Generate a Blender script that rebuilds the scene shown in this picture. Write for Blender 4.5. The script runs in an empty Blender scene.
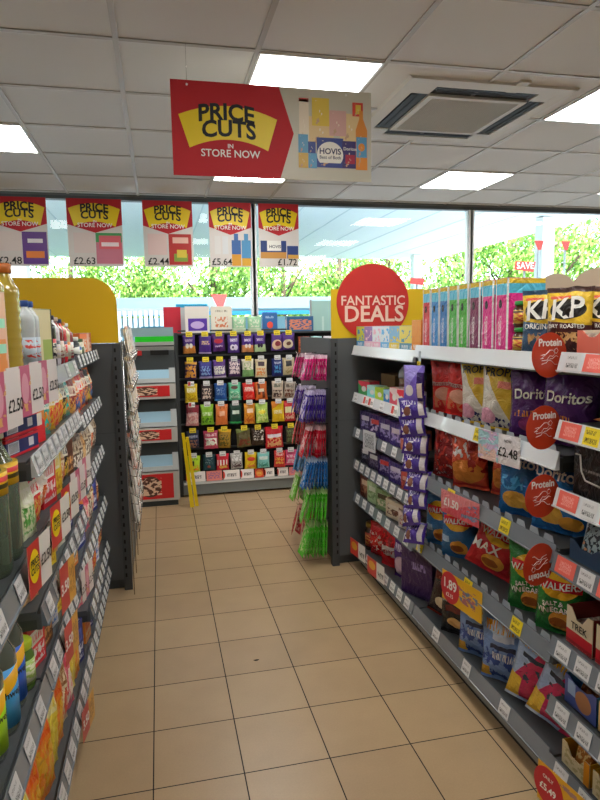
import bpy, bmesh, math, random
from mathutils import Vector, Matrix, noise
random.seed(11)
PI = math.pi
sc = bpy.context.scene
COL = sc.collection

# ------------------------------------------------------------------ materials
def hexc(h):
    h = h.lstrip('#')
    c = [int(h[i:i+2], 16)/255 for i in (0, 2, 4)]
    return tuple((x/12.92 if x <= .04045 else ((x+.055)/1.055)**2.4) for x in c) + (1,)

MATS = {}
def mat(name, col='888888', rough=.5, metal=0, spec=.5, emit=0, alpha=None, trans=0, ior=1.45, bump=None, var=None, coat=0):
    if name in MATS: return MATS[name]
    m = bpy.data.materials.new(name); m.use_nodes = True
    nt = m.node_tree; b = nt.nodes['Principled BSDF']
    c = hexc(col)
    b.inputs['Base Color'].default_value = c
    b.inputs['Roughness'].default_value = rough
    b.inputs['Metallic'].default_value = metal
    b.inputs['Specular IOR Level'].default_value = spec
    b.inputs['IOR'].default_value = ior
    b.inputs['Transmission Weight'].default_value = trans
    b.inputs['Coat Weight'].default_value = coat
    if emit:
        b.inputs['Emission Color'].default_value = c
        b.inputs['Emission Strength'].default_value = emit
    if var or bump:
        tc = nt.nodes.new('ShaderNodeTexCoord'); n = nt.nodes.new('ShaderNodeTexNoise')
        n.inputs['Scale'].default_value = (var or bump)[0]; n.inputs['Detail'].default_value = 4
        nt.links.new(tc.outputs['Object'], n.inputs['Vector'])
        if var:
            mx = nt.nodes.new('ShaderNodeMix'); mx.data_type = 'RGBA'
            k = var[1]
            mx.inputs[6].default_value = tuple(x*(1-k) for x in c[:3])+(1,)
            mx.inputs[7].default_value = tuple(min(1, x*(1+k)) for x in c[:3])+(1,)
            nt.links.new(n.outputs['Fac'], mx.inputs[0]); nt.links.new(mx.outputs[2], b.inputs['Base Color'])
        if bump:
            bp = nt.nodes.new('ShaderNodeBump'); bp.inputs['Strength'].default_value = bump[1]; bp.inputs['Distance'].default_value = .002
            nt.links.new(n.outputs['Fac'], bp.inputs['Height']); nt.links.new(bp.outputs['Normal'], b.inputs['Normal'])
    MATS[name] = m
    return m

hexcol = hexc
def art(name, base, items=(), rough=.3, metal=0, coat=0):
    """printed packaging: flat printed areas laid out in the pack's own UV square"""
    if name in MATS: return MATS[name]
    gain = 1.0 if name.startswith(('ticket', 'promo', 'picb', 'card')) else (1.15 if name.startswith('sweet') else 1.5)
    def hexc(s_): c_ = hexcol(s_); k_ = min(gain, .82/max(c_[:3])) if max(c_[:3])*gain > .82 else gain; return tuple(x*max(k_, 1) for x in c_[:3])+(1,)
    m = bpy.data.materials.new(name); m.use_nodes = True
    nt = m.node_tree; N = nt.nodes; L = nt.links; b = N['Principled BSDF']
    b.inputs['Roughness'].default_value = rough; b.inputs['Metallic'].default_value = metal
    b.inputs['Coat Weight'].default_value = coat
    uv = N.new('ShaderNodeUVMap'); uv.uv_map = 'UVMap'
    sp = N.new('ShaderNodeSeparateXYZ'); L.new(uv.outputs[0], sp.inputs[0])
    U, V = sp.outputs[0], sp.outputs[1]
    def M(op, a, bb=None):
        n = N.new('ShaderNodeMath'); n.operation = op
        for i, x in enumerate((a, bb)):
            if x is None: continue
            if isinstance(x, (int, float)): n.inputs[i].default_value = x
            else: L.new(x, n.inputs[i])
        return n.outputs[0]
    def inside(x, lo, hi):
        return M('MULTIPLY', M('GREATER_THAN', x, lo), M('LESS_THAN', x, hi))
    def rect(u0, v0, u1, v1): return M('MULTIPLY', inside(U, u0, u1), inside(V, v0, v1))
    def ns(su, sv, seed, detail=3):
        mp = N.new('ShaderNodeMapping'); L.new(uv.outputs[0], mp.inputs[0])
        mp.inputs['Scale'].default_value = (su*1.7, sv*1.7, 1); mp.inputs['Location'].default_value = (seed, seed*1.7, seed*.3)
        n = N.new('ShaderNodeTexNoise'); n.inputs['Scale'].default_value = 1; n.inputs['Detail'].default_value = detail
        L.new(mp.outputs[0], n.inputs['Vector']); return n.outputs['Fac']
    cur = None
    for i, it in enumerate(items):
        k = it[0]
        if k == 'band': mask, col = inside(V, it[1], it[2]), it[3]
        elif k == 'rect': mask, col = rect(*it[1:5]), it[5]
        elif k == 'ell':
            a = M('DIVIDE', M('SUBTRACT', U, it[1]), it[3]); c = M('DIVIDE', M('SUBTRACT', V, it[2]), it[4])
            mask, col = M('LESS_THAN', M('ADD', M('MULTIPLY', a, a), M('MULTIPLY', c, c)), 1), it[5]
        elif k == 'blot':   # printed picture blotches
            mask, col = M('MULTIPLY', rect(*it[1:5]), M('GREATER_THAN', ns(it[6], it[6], i*3.1+len(name)), it[7] if len(it) > 7 else .52)), it[5]
        elif k == 'type':   # illegible small print
            mask, col = M('MULTIPLY', rect(*it[1:5]), M('GREATER_THAN', ns(28, it[6], i*2.3, 1), .5)), it[5]
        elif k == 'wedge':  # everything above the line v = a*u + b
            mask, col = M('GREATER_THAN', V, M('ADD', M('MULTIPLY', U, it[1]), it[2])), it[3]
        elif k == 'bars':
            s = M('FRACT', M('MULTIPLY', U, it[6]))
            mask, col = M('MULTIPLY', rect(*it[1:5]), M('LESS_THAN', s, .5)), it[5]
        mx = N.new('ShaderNodeMix'); mx.data_type = 'RGBA'
        L.new(mask, mx.inputs[0])
        if cur is None: mx.inputs[6].default_value = hexc(base)
        else: L.new(cur, mx.inputs[6])
        mx.inputs[7].default_value = hexc(col); cur = mx.outputs[2]
    if cur is None: b.inputs['Base Color'].default_value = hexc(base)
    else: L.new(cur, b.inputs['Base Color'])
    if rough < .31:   # crinkled film
        tc = N.new('ShaderNodeTexCoord'); v = N.new('ShaderNodeTexNoise'); v.inputs['Scale'].default_value = 22; v.inputs['Detail'].default_value = 3; v.inputs['Distortion'].default_value = 1.2
        L.new(tc.outputs['Object'], v.inputs['Vector'])
        bp = N.new('ShaderNodeBump'); bp.inputs['Strength'].default_value = .8; bp.inputs['Distance'].default_value = .02
        L.new(v.outputs['Fac'], bp.inputs['Height']); L.new(bp.outputs['Normal'], b.inputs['Normal'])
    MATS[name] = m
    return m

# ------------------------------------------------------------------ objects
def tag(o, label=None, cat=None, group=None, kind=None):
    if label: o['label'] = label
    if cat: o['category'] = cat
    if group: o['group'] = group
    if kind: o['kind'] = kind
    return o
def link_mesh(name, me, parent=None):
    o = bpy.data.objects.new(name, me); COL.objects.link(o)
    if parent: o.parent = parent
    return o
def empty(name, loc=(0, 0, 0), rz=0, label=None, cat=None, group=None):
    o = bpy.data.objects.new(name, None); COL.objects.link(o)
    o.location = loc; o.rotation_euler = (0, 0, rz); o.empty_display_size = .05
    return tag(o, label, cat, group)

class MB:
    """collects shapes for ONE mesh"""
    def __init__(self): self.bm = bmesh.new(); self.uv = self.bm.loops.layers.uv.new('UVMap')
    def face(self, pts, mi=0, uvs=None, smooth=False):
        vs = [self.bm.verts.new(p) for p in pts]
        try: f = self.bm.faces.new(vs)
        except ValueError: return None
        f.material_index = mi; f.smooth = smooth
        if uvs:
            for l, q in zip(f.loops, uvs): l[self.uv].uv = q
        return f
    def box(self, x0, y0, z0, x1, y1, z1, mi=0, mis=None):
        """faces: front(-y) back left right bottom top; each face gets its own 0..1 UVs"""
        P = [(x0,y0,z0),(x1,y0,z0),(x1,y1,z0),(x0,y1,z0),(x0,y0,z1),(x1,y0,z1),(x1,y1,z1),(x0,y1,z1)]
        F = [(0,1,5,4),(2,3,7,6),(3,0,4,7),(1,2,6,5),(3,2,1,0),(4,5,6,7)]
        V = [self.bm.verts.new(p) for p in P]
        for i, f in enumerate(F):
            fc = self.bm.faces.new([V[j] for j in f]); fc.material_index = mis[i] if mis else mi
            for l, q in zip(fc.loops, ((0,0),(1,0),(1,1),(0,1))): l[self.uv].uv = q
        return self
    def prism(self, pts, axis, a, b, mi=0, smooth=False):
        """extrude a 2D outline along an axis ('x': pts=(y,z), 'y': pts=(x,z), 'z': pts=(x,y))"""
        def P(p, t): return {'x': (t, p[0], p[1]), 'y': (p[0], t, p[1]), 'z': (p[0], p[1], t)}[axis]
        A = [self.bm.verts.new(P(p, a)) for p in pts]; B = [self.bm.verts.new(P(p, b)) for p in pts]
        n = len(pts)
        xs = [p[0] for p in pts]; ys = [p[1] for p in pts]
        w = max(xs)-min(xs) or 1; h = max(ys)-min(ys) or 1
        for vs, rev in ((A, 0), (B, 1)):
            f = self.bm.faces.new(vs if not rev else vs[::-1]); f.material_index = mi
            for l in f.loops:
                k = vs.index(l.vert); l[self.uv].uv = ((xs[k]-min(xs))/w, (ys[k]-min(ys))/h)
        for i in range(n):
            j = (i+1) % n
            f = self.bm.faces.new([A[i], B[i], B[j], A[j]]); f.material_index = mi; f.smooth = smooth
        return self
    def lathe(self, prof, n=24, mi=0, cx=0, cy=0, sx=1, sy=1, twist=0):
        rings = []
        zs = [p[1] for p in prof]; z0, z1 = min(zs), max(zs)
        for r, z in prof:
            rings.append([self.bm.verts.new((cx+r*sx*math.cos(2*PI*k/n-PI/2), cy+r*sy*math.sin(2*PI*k/n-PI/2), z)) for k in range(n)])
        for i in range(len(rings)-1):
            for k in range(n):
                k2 = (k+1) % n
                f = self.bm.faces.new([rings[i][k], rings[i][k2], rings[i+1][k2], rings[i+1][k]]); f.smooth = True; f.material_index = mi
                def q(kk, ii): return (((kk/n)+.5) % 1.0001, (prof[ii][1]-z0)/((z1-z0) or 1))
                ku = k+1
                for l, c in zip(f.loops, (((k/n+.5) % 1, i), ((k/n+.5) % 1+1/n, i), ((k/n+.5) % 1+1/n, i+1), ((k/n+.5) % 1, i+1))):
                    l[self.uv].uv = (c[0], (prof[c[1]][1]-z0)/((z1-z0) or 1))
        for rg, rev in ((rings[0], 1), (rings[-1], 0)):
            if prof[0 if rev else -1][0] > 1e-5:
                f = self.bm.faces.new(rg[::-1] if rev else rg); f.material_index = mi
        return self
    def tube(self, pts, r, n=8, mi=0):
        pts = [Vector(p) for p in pts]; rings = []
        for i, p in enumerate(pts):
            d = (pts[min(i+1, len(pts)-1)]-pts[max(i-1, 0)]).normalized()
            a = d.cross(Vector((0, 0, 1)) if abs(d.z) < .9 else Vector((1, 0, 0))).normalized(); b = d.cross(a)
            rings.append([self.bm.verts.new(p+(a*math.cos(2*PI*k/n)+b*math.sin(2*PI*k/n))*r) for k in range(n)])
        for i in range(len(rings)-1):
            for k in range(n):
                f = self.bm.faces.new([rings[i][k], rings[i][(k+1) % n], rings[i+1][(k+1) % n], rings[i+1][k]]); f.smooth = True; f.material_index = mi
        self.bm.faces.new(rings[0][::-1]).material_index = mi; self.bm.faces.new(rings[-1]).material_index = mi
        return self
    def text(self, s, size, fn, mi=0, bold=.012, align='CENTER'):
        """real letters; fn maps the 2D letter plane to 3D"""
        vs, fs = text2d(s, bold)
        V = [self.bm.verts.new(fn(x*size, y*size)) for x, y in vs]
        for f in fs:
            try: fc = self.bm.faces.new([V[i] for i in f]); fc.material_index = mi
            except ValueError: pass
        return self
    def mesh(self, name, mats, recalc=True):
        me = bpy.data.meshes.new(name)
        if recalc: bmesh.ops.recalc_face_normals(self.bm, faces=self.bm.faces[:])
        self.bm.to_mesh(me); self.bm.free()
        for m in (mats if isinstance(mats, (list, tuple)) else [mats]): me.materials.append(m)
        return me
    def obj(self, name, mats, parent=None, bevel=0):
        me = self.mesh(name, mats)
        o = link_mesh(name, me, parent)
        if bevel:
            b = o.modifiers.new('bevel', 'BEVEL'); b.width = bevel; b.segments = 2; b.limit_method = 'ANGLE'
        return o

_T = {}
def text2d(s, bold):
    k = (s, bold)
    if k in _T: return _T[k]
    cu = bpy.data.curves.new('lettering', 'FONT'); cu.body = s; cu.size = 1; cu.align_x = 'CENTER'; cu.align_y = 'CENTER'
    cu.offset = bold; cu.resolution_u = 3; cu.space_line = .8
    o = bpy.data.objects.new('lettering', cu); COL.objects.link(o)
    me = bpy.data.meshes.new_from_object(o.evaluated_get(bpy.context.evaluated_depsgraph_get()))
    bpy.data.objects.remove(o)
    bm = bmesh.new(); bm.from_mesh(me)
    bmesh.ops.remove_doubles(bm, verts=bm.verts, dist=1e-4)
    bmesh.ops.triangulate(bm, faces=bm.faces[:])
    bm.verts.ensure_lookup_table()
    r = ([(v.co.x, v.co.y) for v in bm.verts], [[v.index for v in f.verts] for f in bm.faces])
    bm.free(); bpy.data.meshes.remove(me)
    _T[k] = r
    return r

# ------------------------------------------------------------------ general materials
STEEL = mat('grey_powder_coat', '7d8384', .42, .1)
STEEL_D = mat('dark_grey_powder_coat', '45484a', .5, .1)
PANEL = mat('panel_grey', '55585a', .55, bump=(300, .1))
BACK = mat('shelf_back_grey', '1f2124', .6)
SLOT = mat('slot_black', '0a0a0a', .8)
RAIL = mat('label_rail_plastic', '767d84', .18, coat=.5)
RAIL_W = mat('label_rail_white', 'dfe3e6', .15, coat=.6)
WHITE = mat('paper_white', 'e8e6e2', .5)
CREAM = mat('card_cream', 'd8d2c2', .55)
YELLOW = mat('paper_yellow', 'e3c81c', .5)
SALMON = mat('paper_salmon', 'e0645a', .5)
RED = mat('sign_red', 'c2202a', .6)
SIGNYEL = mat('sign_yellow', 'f2d408', .4)
INK = mat('print_black', '111111', .5)
WHITEINK = mat('print_white', 'f3f0ea', .5)
CLEAR = mat('clear_plastic', 'ffffff', .08, trans=1, ior=1.2)
ALU = mat('aluminium_frame', 'a9adb0', .35, .6)
CHROME = mat('chrome_wire', 'c8c8c8', .2, 1)
TICKW = art('ticket_white', 'd4d4d4', [('type', .1, .15, .9, .42, '505050', 4), ('type', .1, .65, .75, .82, '888888', 9)], .5)
TICKY = art('ticket_yellow', 'e8d01e', [('type', .1, .12, .9, .42, '4a3c10', 3), ('type', .1, .6, .75, .85, '7c6a14', 6)], .5)
TICKS = art('ticket_salmon', 'e86a5c', [('type', .2, .2, .8, .8, 'f4a498', 4)], .5)
TICKR = art('ticket_red_white', 'ece9e4', [('rect', .05, .1, .45, .9, 'd03a30'), ('type', .5, .2, .95, .6, '303030', 3)], .5)
TICKS_ALL = dict(w=TICKW, y=TICKY, s=TICKS, r=TICKR)

# ------------------------------------------------------------------ the room
def struct(name, mb, mats, parent=None):
    o = mb.obj(name, mats, parent)
    if not parent: o['kind'] = 'structure'
    return o
CEIL = 2.71; WY = 5.9; XL, XR, YB = -4.0, 6.5, -3.2
# floor
fm = bpy.data.materials.new('floor_tiles'); fm.use_nodes = True
nt = fm.node_tree; N = nt.nodes; L = nt.links; b = N['Principled BSDF']
tc = N.new('ShaderNodeTexCoord'); mp = N.new('ShaderNodeMapping'); L.new(tc.outputs['Object'], mp.inputs[0])
T = .3012
mp.inputs['Location'].default_value = (.079, -1.922, 0)
br = N.new('ShaderNodeTexBrick'); br.offset = 0; br.squash = 1; L.new(mp.outputs[0], br.inputs['Vector'])
br.inputs['Scale'].default_value = 1; br.inputs['Brick Width'].default_value = T; br.inputs['Row Height'].default_value = T
br.inputs['Mortar Size'].default_value = .0022; br.inputs['Mortar Smooth'].default_value = .1; br.inputs['Bias'].default_value = 0
br.inputs['Color1'].default_value = hexc('b69b76'); br.inputs['Color2'].default_value = hexc('ae9370'); br.inputs['Mortar'].default_value = hexc('1c1815')
n1 = N.new('ShaderNodeTexNoise'); n1.inputs['Scale'].default_value = 5; n1.inputs['Detail'].default_value = 8; L.new(tc.outputs['Object'], n1.inputs['Vector'])
n2 = N.new('ShaderNodeTexNoise'); n2.inputs['Scale'].default_value = 160; n2.inputs['Detail'].default_value = 3; L.new(tc.outputs['Object'], n2.inputs['Vector'])
def mulmix(fac, col, lo, hi):
    mr = N.new('ShaderNodeMapRange'); L.new(fac, mr.inputs[0]); mr.inputs[3].default_value = lo; mr.inputs[4].default_value = hi
    mx = N.new('ShaderNodeMix'); mx.data_type = 'RGBA'; mx.blend_type = 'MULTIPLY'; mx.inputs[0].default_value = 1
    L.new(col, mx.inputs[6]); L.new(mr.outputs[0], mx.inputs[7]); return mx.outputs[2]
c = mulmix(n1.outputs['Fac'], br.outputs['Color'], .86, 1.12)
c = mulmix(n2.outputs['Fac'], c, .9, 1.08)
L.new(c, b.inputs['Base Color'])
mr = N.new('ShaderNodeMapRange'); L.new(br.outputs['Fac'], mr.inputs[0]); mr.inputs[3].default_value = .33; mr.inputs[4].default_value = .9
L.new(mr.outputs[0], b.inputs['Roughness'])
bp = N.new('ShaderNodeBump'); bp.invert = True; bp.inputs['Strength'].default_value = .5; bp.inputs['Distance'].default_value = .002
L.new(br.outputs['Fac'], bp.inputs['Height']); L.new(bp.outputs['Normal'], b.inputs['Normal'])
struct('floor', MB().box(XL, YB, -.1, XR, WY+.15, 0), fm)
stain = MB(); stain.prism([(.012*math.cos(a)*(1+.3*math.sin(3*a)), .006*math.sin(a)) for a in [2*PI*i/12 for i in range(12)]], 'z', 0, .0008)
so = stain.obj('gum_spot', mat('dark_gum', '1c1512', .8)); so.location = (.372, 2.62, .0002)
tag(so, 'small dark spot of trodden gum on a beige floor tile mid aisle', 'gum spot')

CT = mat('ceiling_tile', 'dcdcdc', .9, bump=(900, .25))
struct('ceiling', MB().box(XL, YB, CEIL, XR, WY+.15, CEIL+.12), CT)
GX0, GY0, G = -.121, 2.818, .6
gb = MB()
gx = GX0
while gx-G > XL: gx -= G
while gx < XR: gb.box(gx-.012, YB, CEIL-.006, gx+.012, WY, CEIL); gx += G
gy = GY0
while gy-G > YB: gy -= G
while gy < WY: gb.box(XL, gy-.012, CEIL-.005, XR, gy+.012, CEIL); gy += G
struct('trim_1', gb, mat('ceiling_grid_bar', 'b5b1ad', .5))
WALLM = mat('wall_paint', 'cfcac2', .8)
struct('wall_left', MB().box(XL-.1, YB, 0, XL, WY+.15, CEIL), WALLM)
struct('wall_right', MB().box(XR, YB, 0, XR+.1, WY+.15, CEIL), WALLM)
struct('wall_back', MB().box(XL-.1, YB-.1, 0, XR+.1, YB, CEIL), WALLM)
# glazed front: low wall, head, mullions, panes
struct('wall_front', MB().box(XL, WY, 0, XR, WY+.15, .5).box(XL, WY, CEIL-.02, XR, WY+.15, CEIL), mat('window_wall_grey', '6f7477', .6))
mull = [XL+.03, -3.6, -1.34, .92, 3.18, 5.44, XR-.03]
DARKF = mat('window_frame_grey', 'eceff0', .4)
HEAD = mat('window_head_grey', '50555a', .5)
GL = bpy.data.materials.new('window_glass'); GL.use_nodes = True
nt = GL.node_tree; nt.nodes.clear(); out = nt.nodes.new('ShaderNodeOutputMaterial')
tr = nt.nodes.new('ShaderNodeBsdfTransparent'); tr.inputs[0].default_value = (.95, .97, .96, 1)
gs = nt.nodes.new('ShaderNodeBsdfGlossy'); gs.inputs['Roughness'].default_value = .02
fr = nt.nodes.new('ShaderNodeFresnel'); fr.inputs[0].default_value = 1.3
mx = nt.nodes.new('ShaderNodeMixShader')
nt.links.new(fr.outputs[0], mx.inputs[0]); nt.links.new(tr.outputs[0], mx.inputs[1]); nt.links.new(gs.outputs[0], mx.inputs[2]); nt.links.new(mx.outputs[0], out.inputs[0])
for i in range(len(mull)-1):
    a, c = mull[i], mull[i+1]
    w = empty('window_%d' % (i+1), ((a+c)/2, WY+.03, .5)); w['kind'] = 'structure'
    cx = (a+c)/2
    fb = MB()
    fb.box(a-cx-.03, -.03, 0, a-cx+.012, .05, CEIL-.55); fb.box(c-cx-.012, -.03, 0, c-cx+.03, .05, CEIL-.55)
    fb.box(a-cx, -.03, 0, c-cx, .05, .05)
    fb.obj('window_frame', DARKF, w)
    MB().box(a-cx, -.03, CEIL-.55, c-cx, .05, CEIL-.52).obj('window_head', HEAD, w)
    MB().box(a-cx+.01, .008, .04, c-cx-.01, .012, CEIL-.55).obj('window_pane', GL, w)

# ceiling lights, 600 x 600 recessed panels
LAMP = mat('light_diffuser', 'fffdf8', .5, emit=17)
LFR = mat('light_frame_white', 'e6e6e6', .4)
lamp = None
spots = [(1, 0, 'large glowing ceiling light panel just above the hanging price cuts sign'),
         (1, 3, 'glowing ceiling light panel low behind the hanging price cuts sign'),
         (4, 0, 'glowing ceiling light panel cut by the right edge beside the air conditioner'),
         (4, 3, 'small glowing ceiling light panel beyond the air conditioner'),
         (-2, 2, 'glowing ceiling light panel at the left edge above the price posters'),
         (7, 3, 'small sliver of ceiling light panel at the far right above the window'),
         (1, -3, 'ceiling light panel behind the camera over the aisle'), (-2, -3, 'ceiling light panel behind the camera over the left shelves'),
         (4, -3, 'ceiling light panel behind the camera to the right'), (7, 0, 'ceiling light panel off to the right over the next aisle'),
         (-5, 0, 'ceiling light panel off to the left over the next aisle'), (1, -6, 'ceiling light panel far behind the camera')]
for c_, r_, lab in spots:
    x, y = GX0+(c_+.5)*G, GY0+(r_+.5)*G
    if lamp is None:
        lamp = empty('ceiling_light', (x, y, CEIL-.01))
        f = MB(); s = .294
        for q in ((-s, -s, s, -s+.012), (-s, s-.012, s, s), (-s, -s+.012, -s+.012, s-.012), (s-.012, -s+.012, s, s-.012)):
            f.box(q[0], q[1], 0, q[2], q[3], .009)
        f.obj('light_frame', LFR, lamp)
        MB().box(-s+.012, -s+.012, .002, s-.012, s-.012, .008).obj('diffuser', LAMP, lamp)
        o = lamp
    else:
        o = lamp.copy(); COL.objects.link(o); o.location = (x, y, CEIL-.01)
        for ch in list(lamp.children):
            k = ch.copy(); COL.objects.link(k); k.parent = o
    tag(o, lab, 'ceiling light', 'recessed ceiling light panels')

# air conditioner cassette
ac = empty('air_conditioner', (1.72, 3.42, CEIL), 0, 'off-white square ceiling air conditioner cassette with mesh grille and dark louvres', 'air conditioner')
ACW = mat('ac_plastic', 'cfccc6', .6)
s = .475
body = MB()
# frame ring with sloped outer edge, pieces around four slots
body.prism([(-s, 0), (-s+.015, -.014), (s-.015, -.014), (s, 0)], 'y', -s, -s+.085)
body.prism([(-s, 0), (-s+.015, -.014), (s-.015, -.014), (s, 0)], 'y', s-.085, s)
body.prism([(-s, 0), (-s+.015, -.014), (-s+.085, -.014), (-s+.085, 0)], 'y', -s+.085, s-.085)
body.prism([(s, 0), (s-.015, -.014), (s-.085, -.014), (s-.085, 0)], 'y', -s+.085, s-.085)
body.obj('casing', ACW, ac)
for sx in (-1, 1):
    for sy in (-1, 1):
        mid = MB(); mid.box(min(sx*.29, sx*.39), min(sy*.29, sy*.39), -.0135, max(sx*.29, sx*.39), max(sy*.29, sy*.39), 0)
        mid.obj('corner_cover', ACW, ac)
MB().box(-.39, -.39, -.006, .39, .39, -.001).obj('air_chamber', mat('ac_dark', '1a2026', .6), ac)
for a in range(4):
    lv = MB(); lv.box(-.27, -.375, -.011, .27, -.35, -.008); lv.box(-.27, -.335, -.009, .27, -.318, -.0065)
    o = lv.obj('louvre', mat('louvre_grey', '262d33', .7), ac); o.rotation_euler.z = a*PI/2
gr = MB(); g = .285
gr.box(-g, -g, -.021, g, -g+.03, -.007).box(-g, g-.03, -.021, g, g, -.007).box(-g, -g+.03, -.021, -g+.03, g-.03, -.007).box(g-.03, -g+.03, -.021, g, g-.03, -.007)
gr.obj('grille_frame', ACW, ac)
mesh_ = MB(); mesh_.box(-g+.03, -g+.03, -.014, g-.03, g-.03, -.008)
i = -g+.03
while i < g-.03:
    mesh_.box(i, -g+.03, -.019, i+.005, g-.03, -.014); mesh_.box(-g+.03, i, -.018, g-.03, i+.003, -.014); i += .0125
mesh_.obj('intake_grille', mat('grille_grey', 'c4c1b8', .7), ac)
MB().box(.1, -.52, -.012, .16, .52-.9, -.002).obj('sensor_tab', ACW, ac)

# ------------------------------------------------------------------ signs
def flat(x, z, y=0):  # letter plane facing -y
    return lambda a, b_: (x+a, y, z+b_)
def arc_banner(mb, cx, cz, w, h, y, mi, bend=.22, n=16):
    pts = []
    for i in range(n+1):
        t = i/n*2-1; pts.append((cx+t*w/2, cz+h/2-bend*h*t*t))
    for i in range(n, -1, -1):
        t = i/n*2-1; pts.append((cx+t*w/2*.80, cz-h/2-bend*h*t*t*.9))
    mb.prism(pts, 'y', y, y+.0006, mi)
def arc_text(mb, s, cx, cz, w, size, y, mi, bend, h):
    def fn(a, b_):
        t = a/(w/2); return (cx+a, y, cz+b_-bend*h*t*t)
    mb.text(s, size, fn, mi, .03)

# big hanging sign
sg = empty('hanging_sign', (.545, 2.8, 2.36), 0, 'large red and cream PRICE CUTS board hanging from the ceiling above the aisle', 'sign')
w2, h2 = .45, .197
MB().box(-w2, 0, -h2, w2, .004, h2).obj('board', mat('board_cream', 'c9c4b2', .35), sg)
MB().prism([(-w2, -h2), (.02, -h2), (.085, 0), (.02, h2), (-w2, h2)], 'y', -.001, 0).obj('red_panel', RED, sg)
bn = MB(); arc_banner(bn, -.205, .03, .43, .14, -.002, 0, .32); bn.obj('yellow_banner', SIGNYEL, sg)
t = MB(); arc_text(t, 'PRICE', -.215, .072, .43, .096, -.0028, 0, .3, .12); arc_text(t, 'CUTS', -.205, .004, .43, .096, -.0028, 0, .3, .12)
t.obj('lettering', INK, sg)
t = MB(); t.text('IN', .026, flat(-.2, -.068, -.0028), 0, .02); t.text('STORE NOW', .044, flat(-.2, -.1, -.0028), 0, .015)
t.obj('white_lettering', WHITEINK, sg)
# picture of products on its right half
pic = MB()
def prect(mb, x0, z0, x1, z1, mi, y=-.0015): mb.box(x0, y, z0, x1, y+.0004, z1, mi)
cols = ['e8d9c0', 'd8402c', 'e2c23c', 'd9a9a0', 'e5c890', '2a3f8c', '34246a', '5aa0c8', 'e08c30', 'f0ece2', 'd8b050', 'b02040']
pm = [art('picb_'+c_, c_, [('blot', .12, .35, .88, .9, 'f0e4d0', 1.5, .6), ('blot', .1, .05, .9, .4, 'c8a080', 1.5, .6)] if i_ not in (9,) else [], .4) for i_, c_ in enumerate(cols)]
prect(pic, .11, -.05, .155, .15, 0); prect(pic, .11, .14, .155, .155, 1); prect(pic, .17, .04, .25, .16, 2, -.0018)
prect(pic, .155, -.04, .27, .08, 4); prect(pic, .25, .0, .33, .11, 3, -.0019); prect(pic, .3, -.02, .40, .10, 4, -.0016)
prect(pic, .36, .09, .41, .15, 1, -.0018); prect(pic, .375, .1, .40, .14, 2, -.002)
prect(pic, .105, -.08, .15, .0, 7, -.002); prect(pic, .105, -.145, .15, -.08, 10, -.002); prect(pic, .15, -.145, .19, -.08, 7, -.0021); prect(pic, .15, -.08, .185, -.03, 5, -.0021)
prect(pic, .19, -.14, .315, -.01, 5, -.0022); prect(pic, .31, -.14, .385, -.02, 6, -.0023); prect(pic, .325, -.12, .37, -.08, 11, -.0025)
pic.prism([(.375, -.145), (.43, -.145), (.43, .03), (.41, .08), (.41, .115), (.392, .115), (.392, .08), (.375, .03)], 'y', -.0028, -.0024, 8)
prect(pic, .377, -.09, .428, .0, 7, -.0032)
pic.prism([(.2525+.062*math.cos(a), -.085+.058*max(-.6, math.sin(a))) for a in [2*PI*i/28 for i in range(28)]], 'y', -.003, -.0026, 9)
pic.prism([(.402+.016*math.cos(a), -.045+.018*math.sin(a)) for a in [2*PI*i/16 for i in range(16)]], 'y', -.0038, -.0033, 8)
pic.obj('product_picture', pm, sg)
t = MB(); t.text('HOVIS', .036, flat(.2525, -.07, -.0034), 0, .02); t.text('Best of Both', .02, flat(.2525, -.096, -.0034), 0, .01)
t.obj('picture_lettering', mat('ink_navy', '1b2450', .5), sg)
t = MB(); t.text('Doritos', .02, flat(.347, -.055, -.0034), 0, .01); t.obj('picture_lettering', WHITEINK, sg)
for x in (-.38, .33):
    MB().tube([(x, .002, h2-.01), (x, .002, CEIL-2.36)], .0008, 6).obj('hanging_wire', CHROME, sg)
for x in (-.38, .33):
    h_ = MB(); h_.prism([(x+.005*math.cos(a), h2-.018+.005*math.sin(a)) for a in [2*PI*i/12 for i in range(12)]], 'y', -.003, -.001); h_.obj('eyelet', WHITE, sg)

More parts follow.
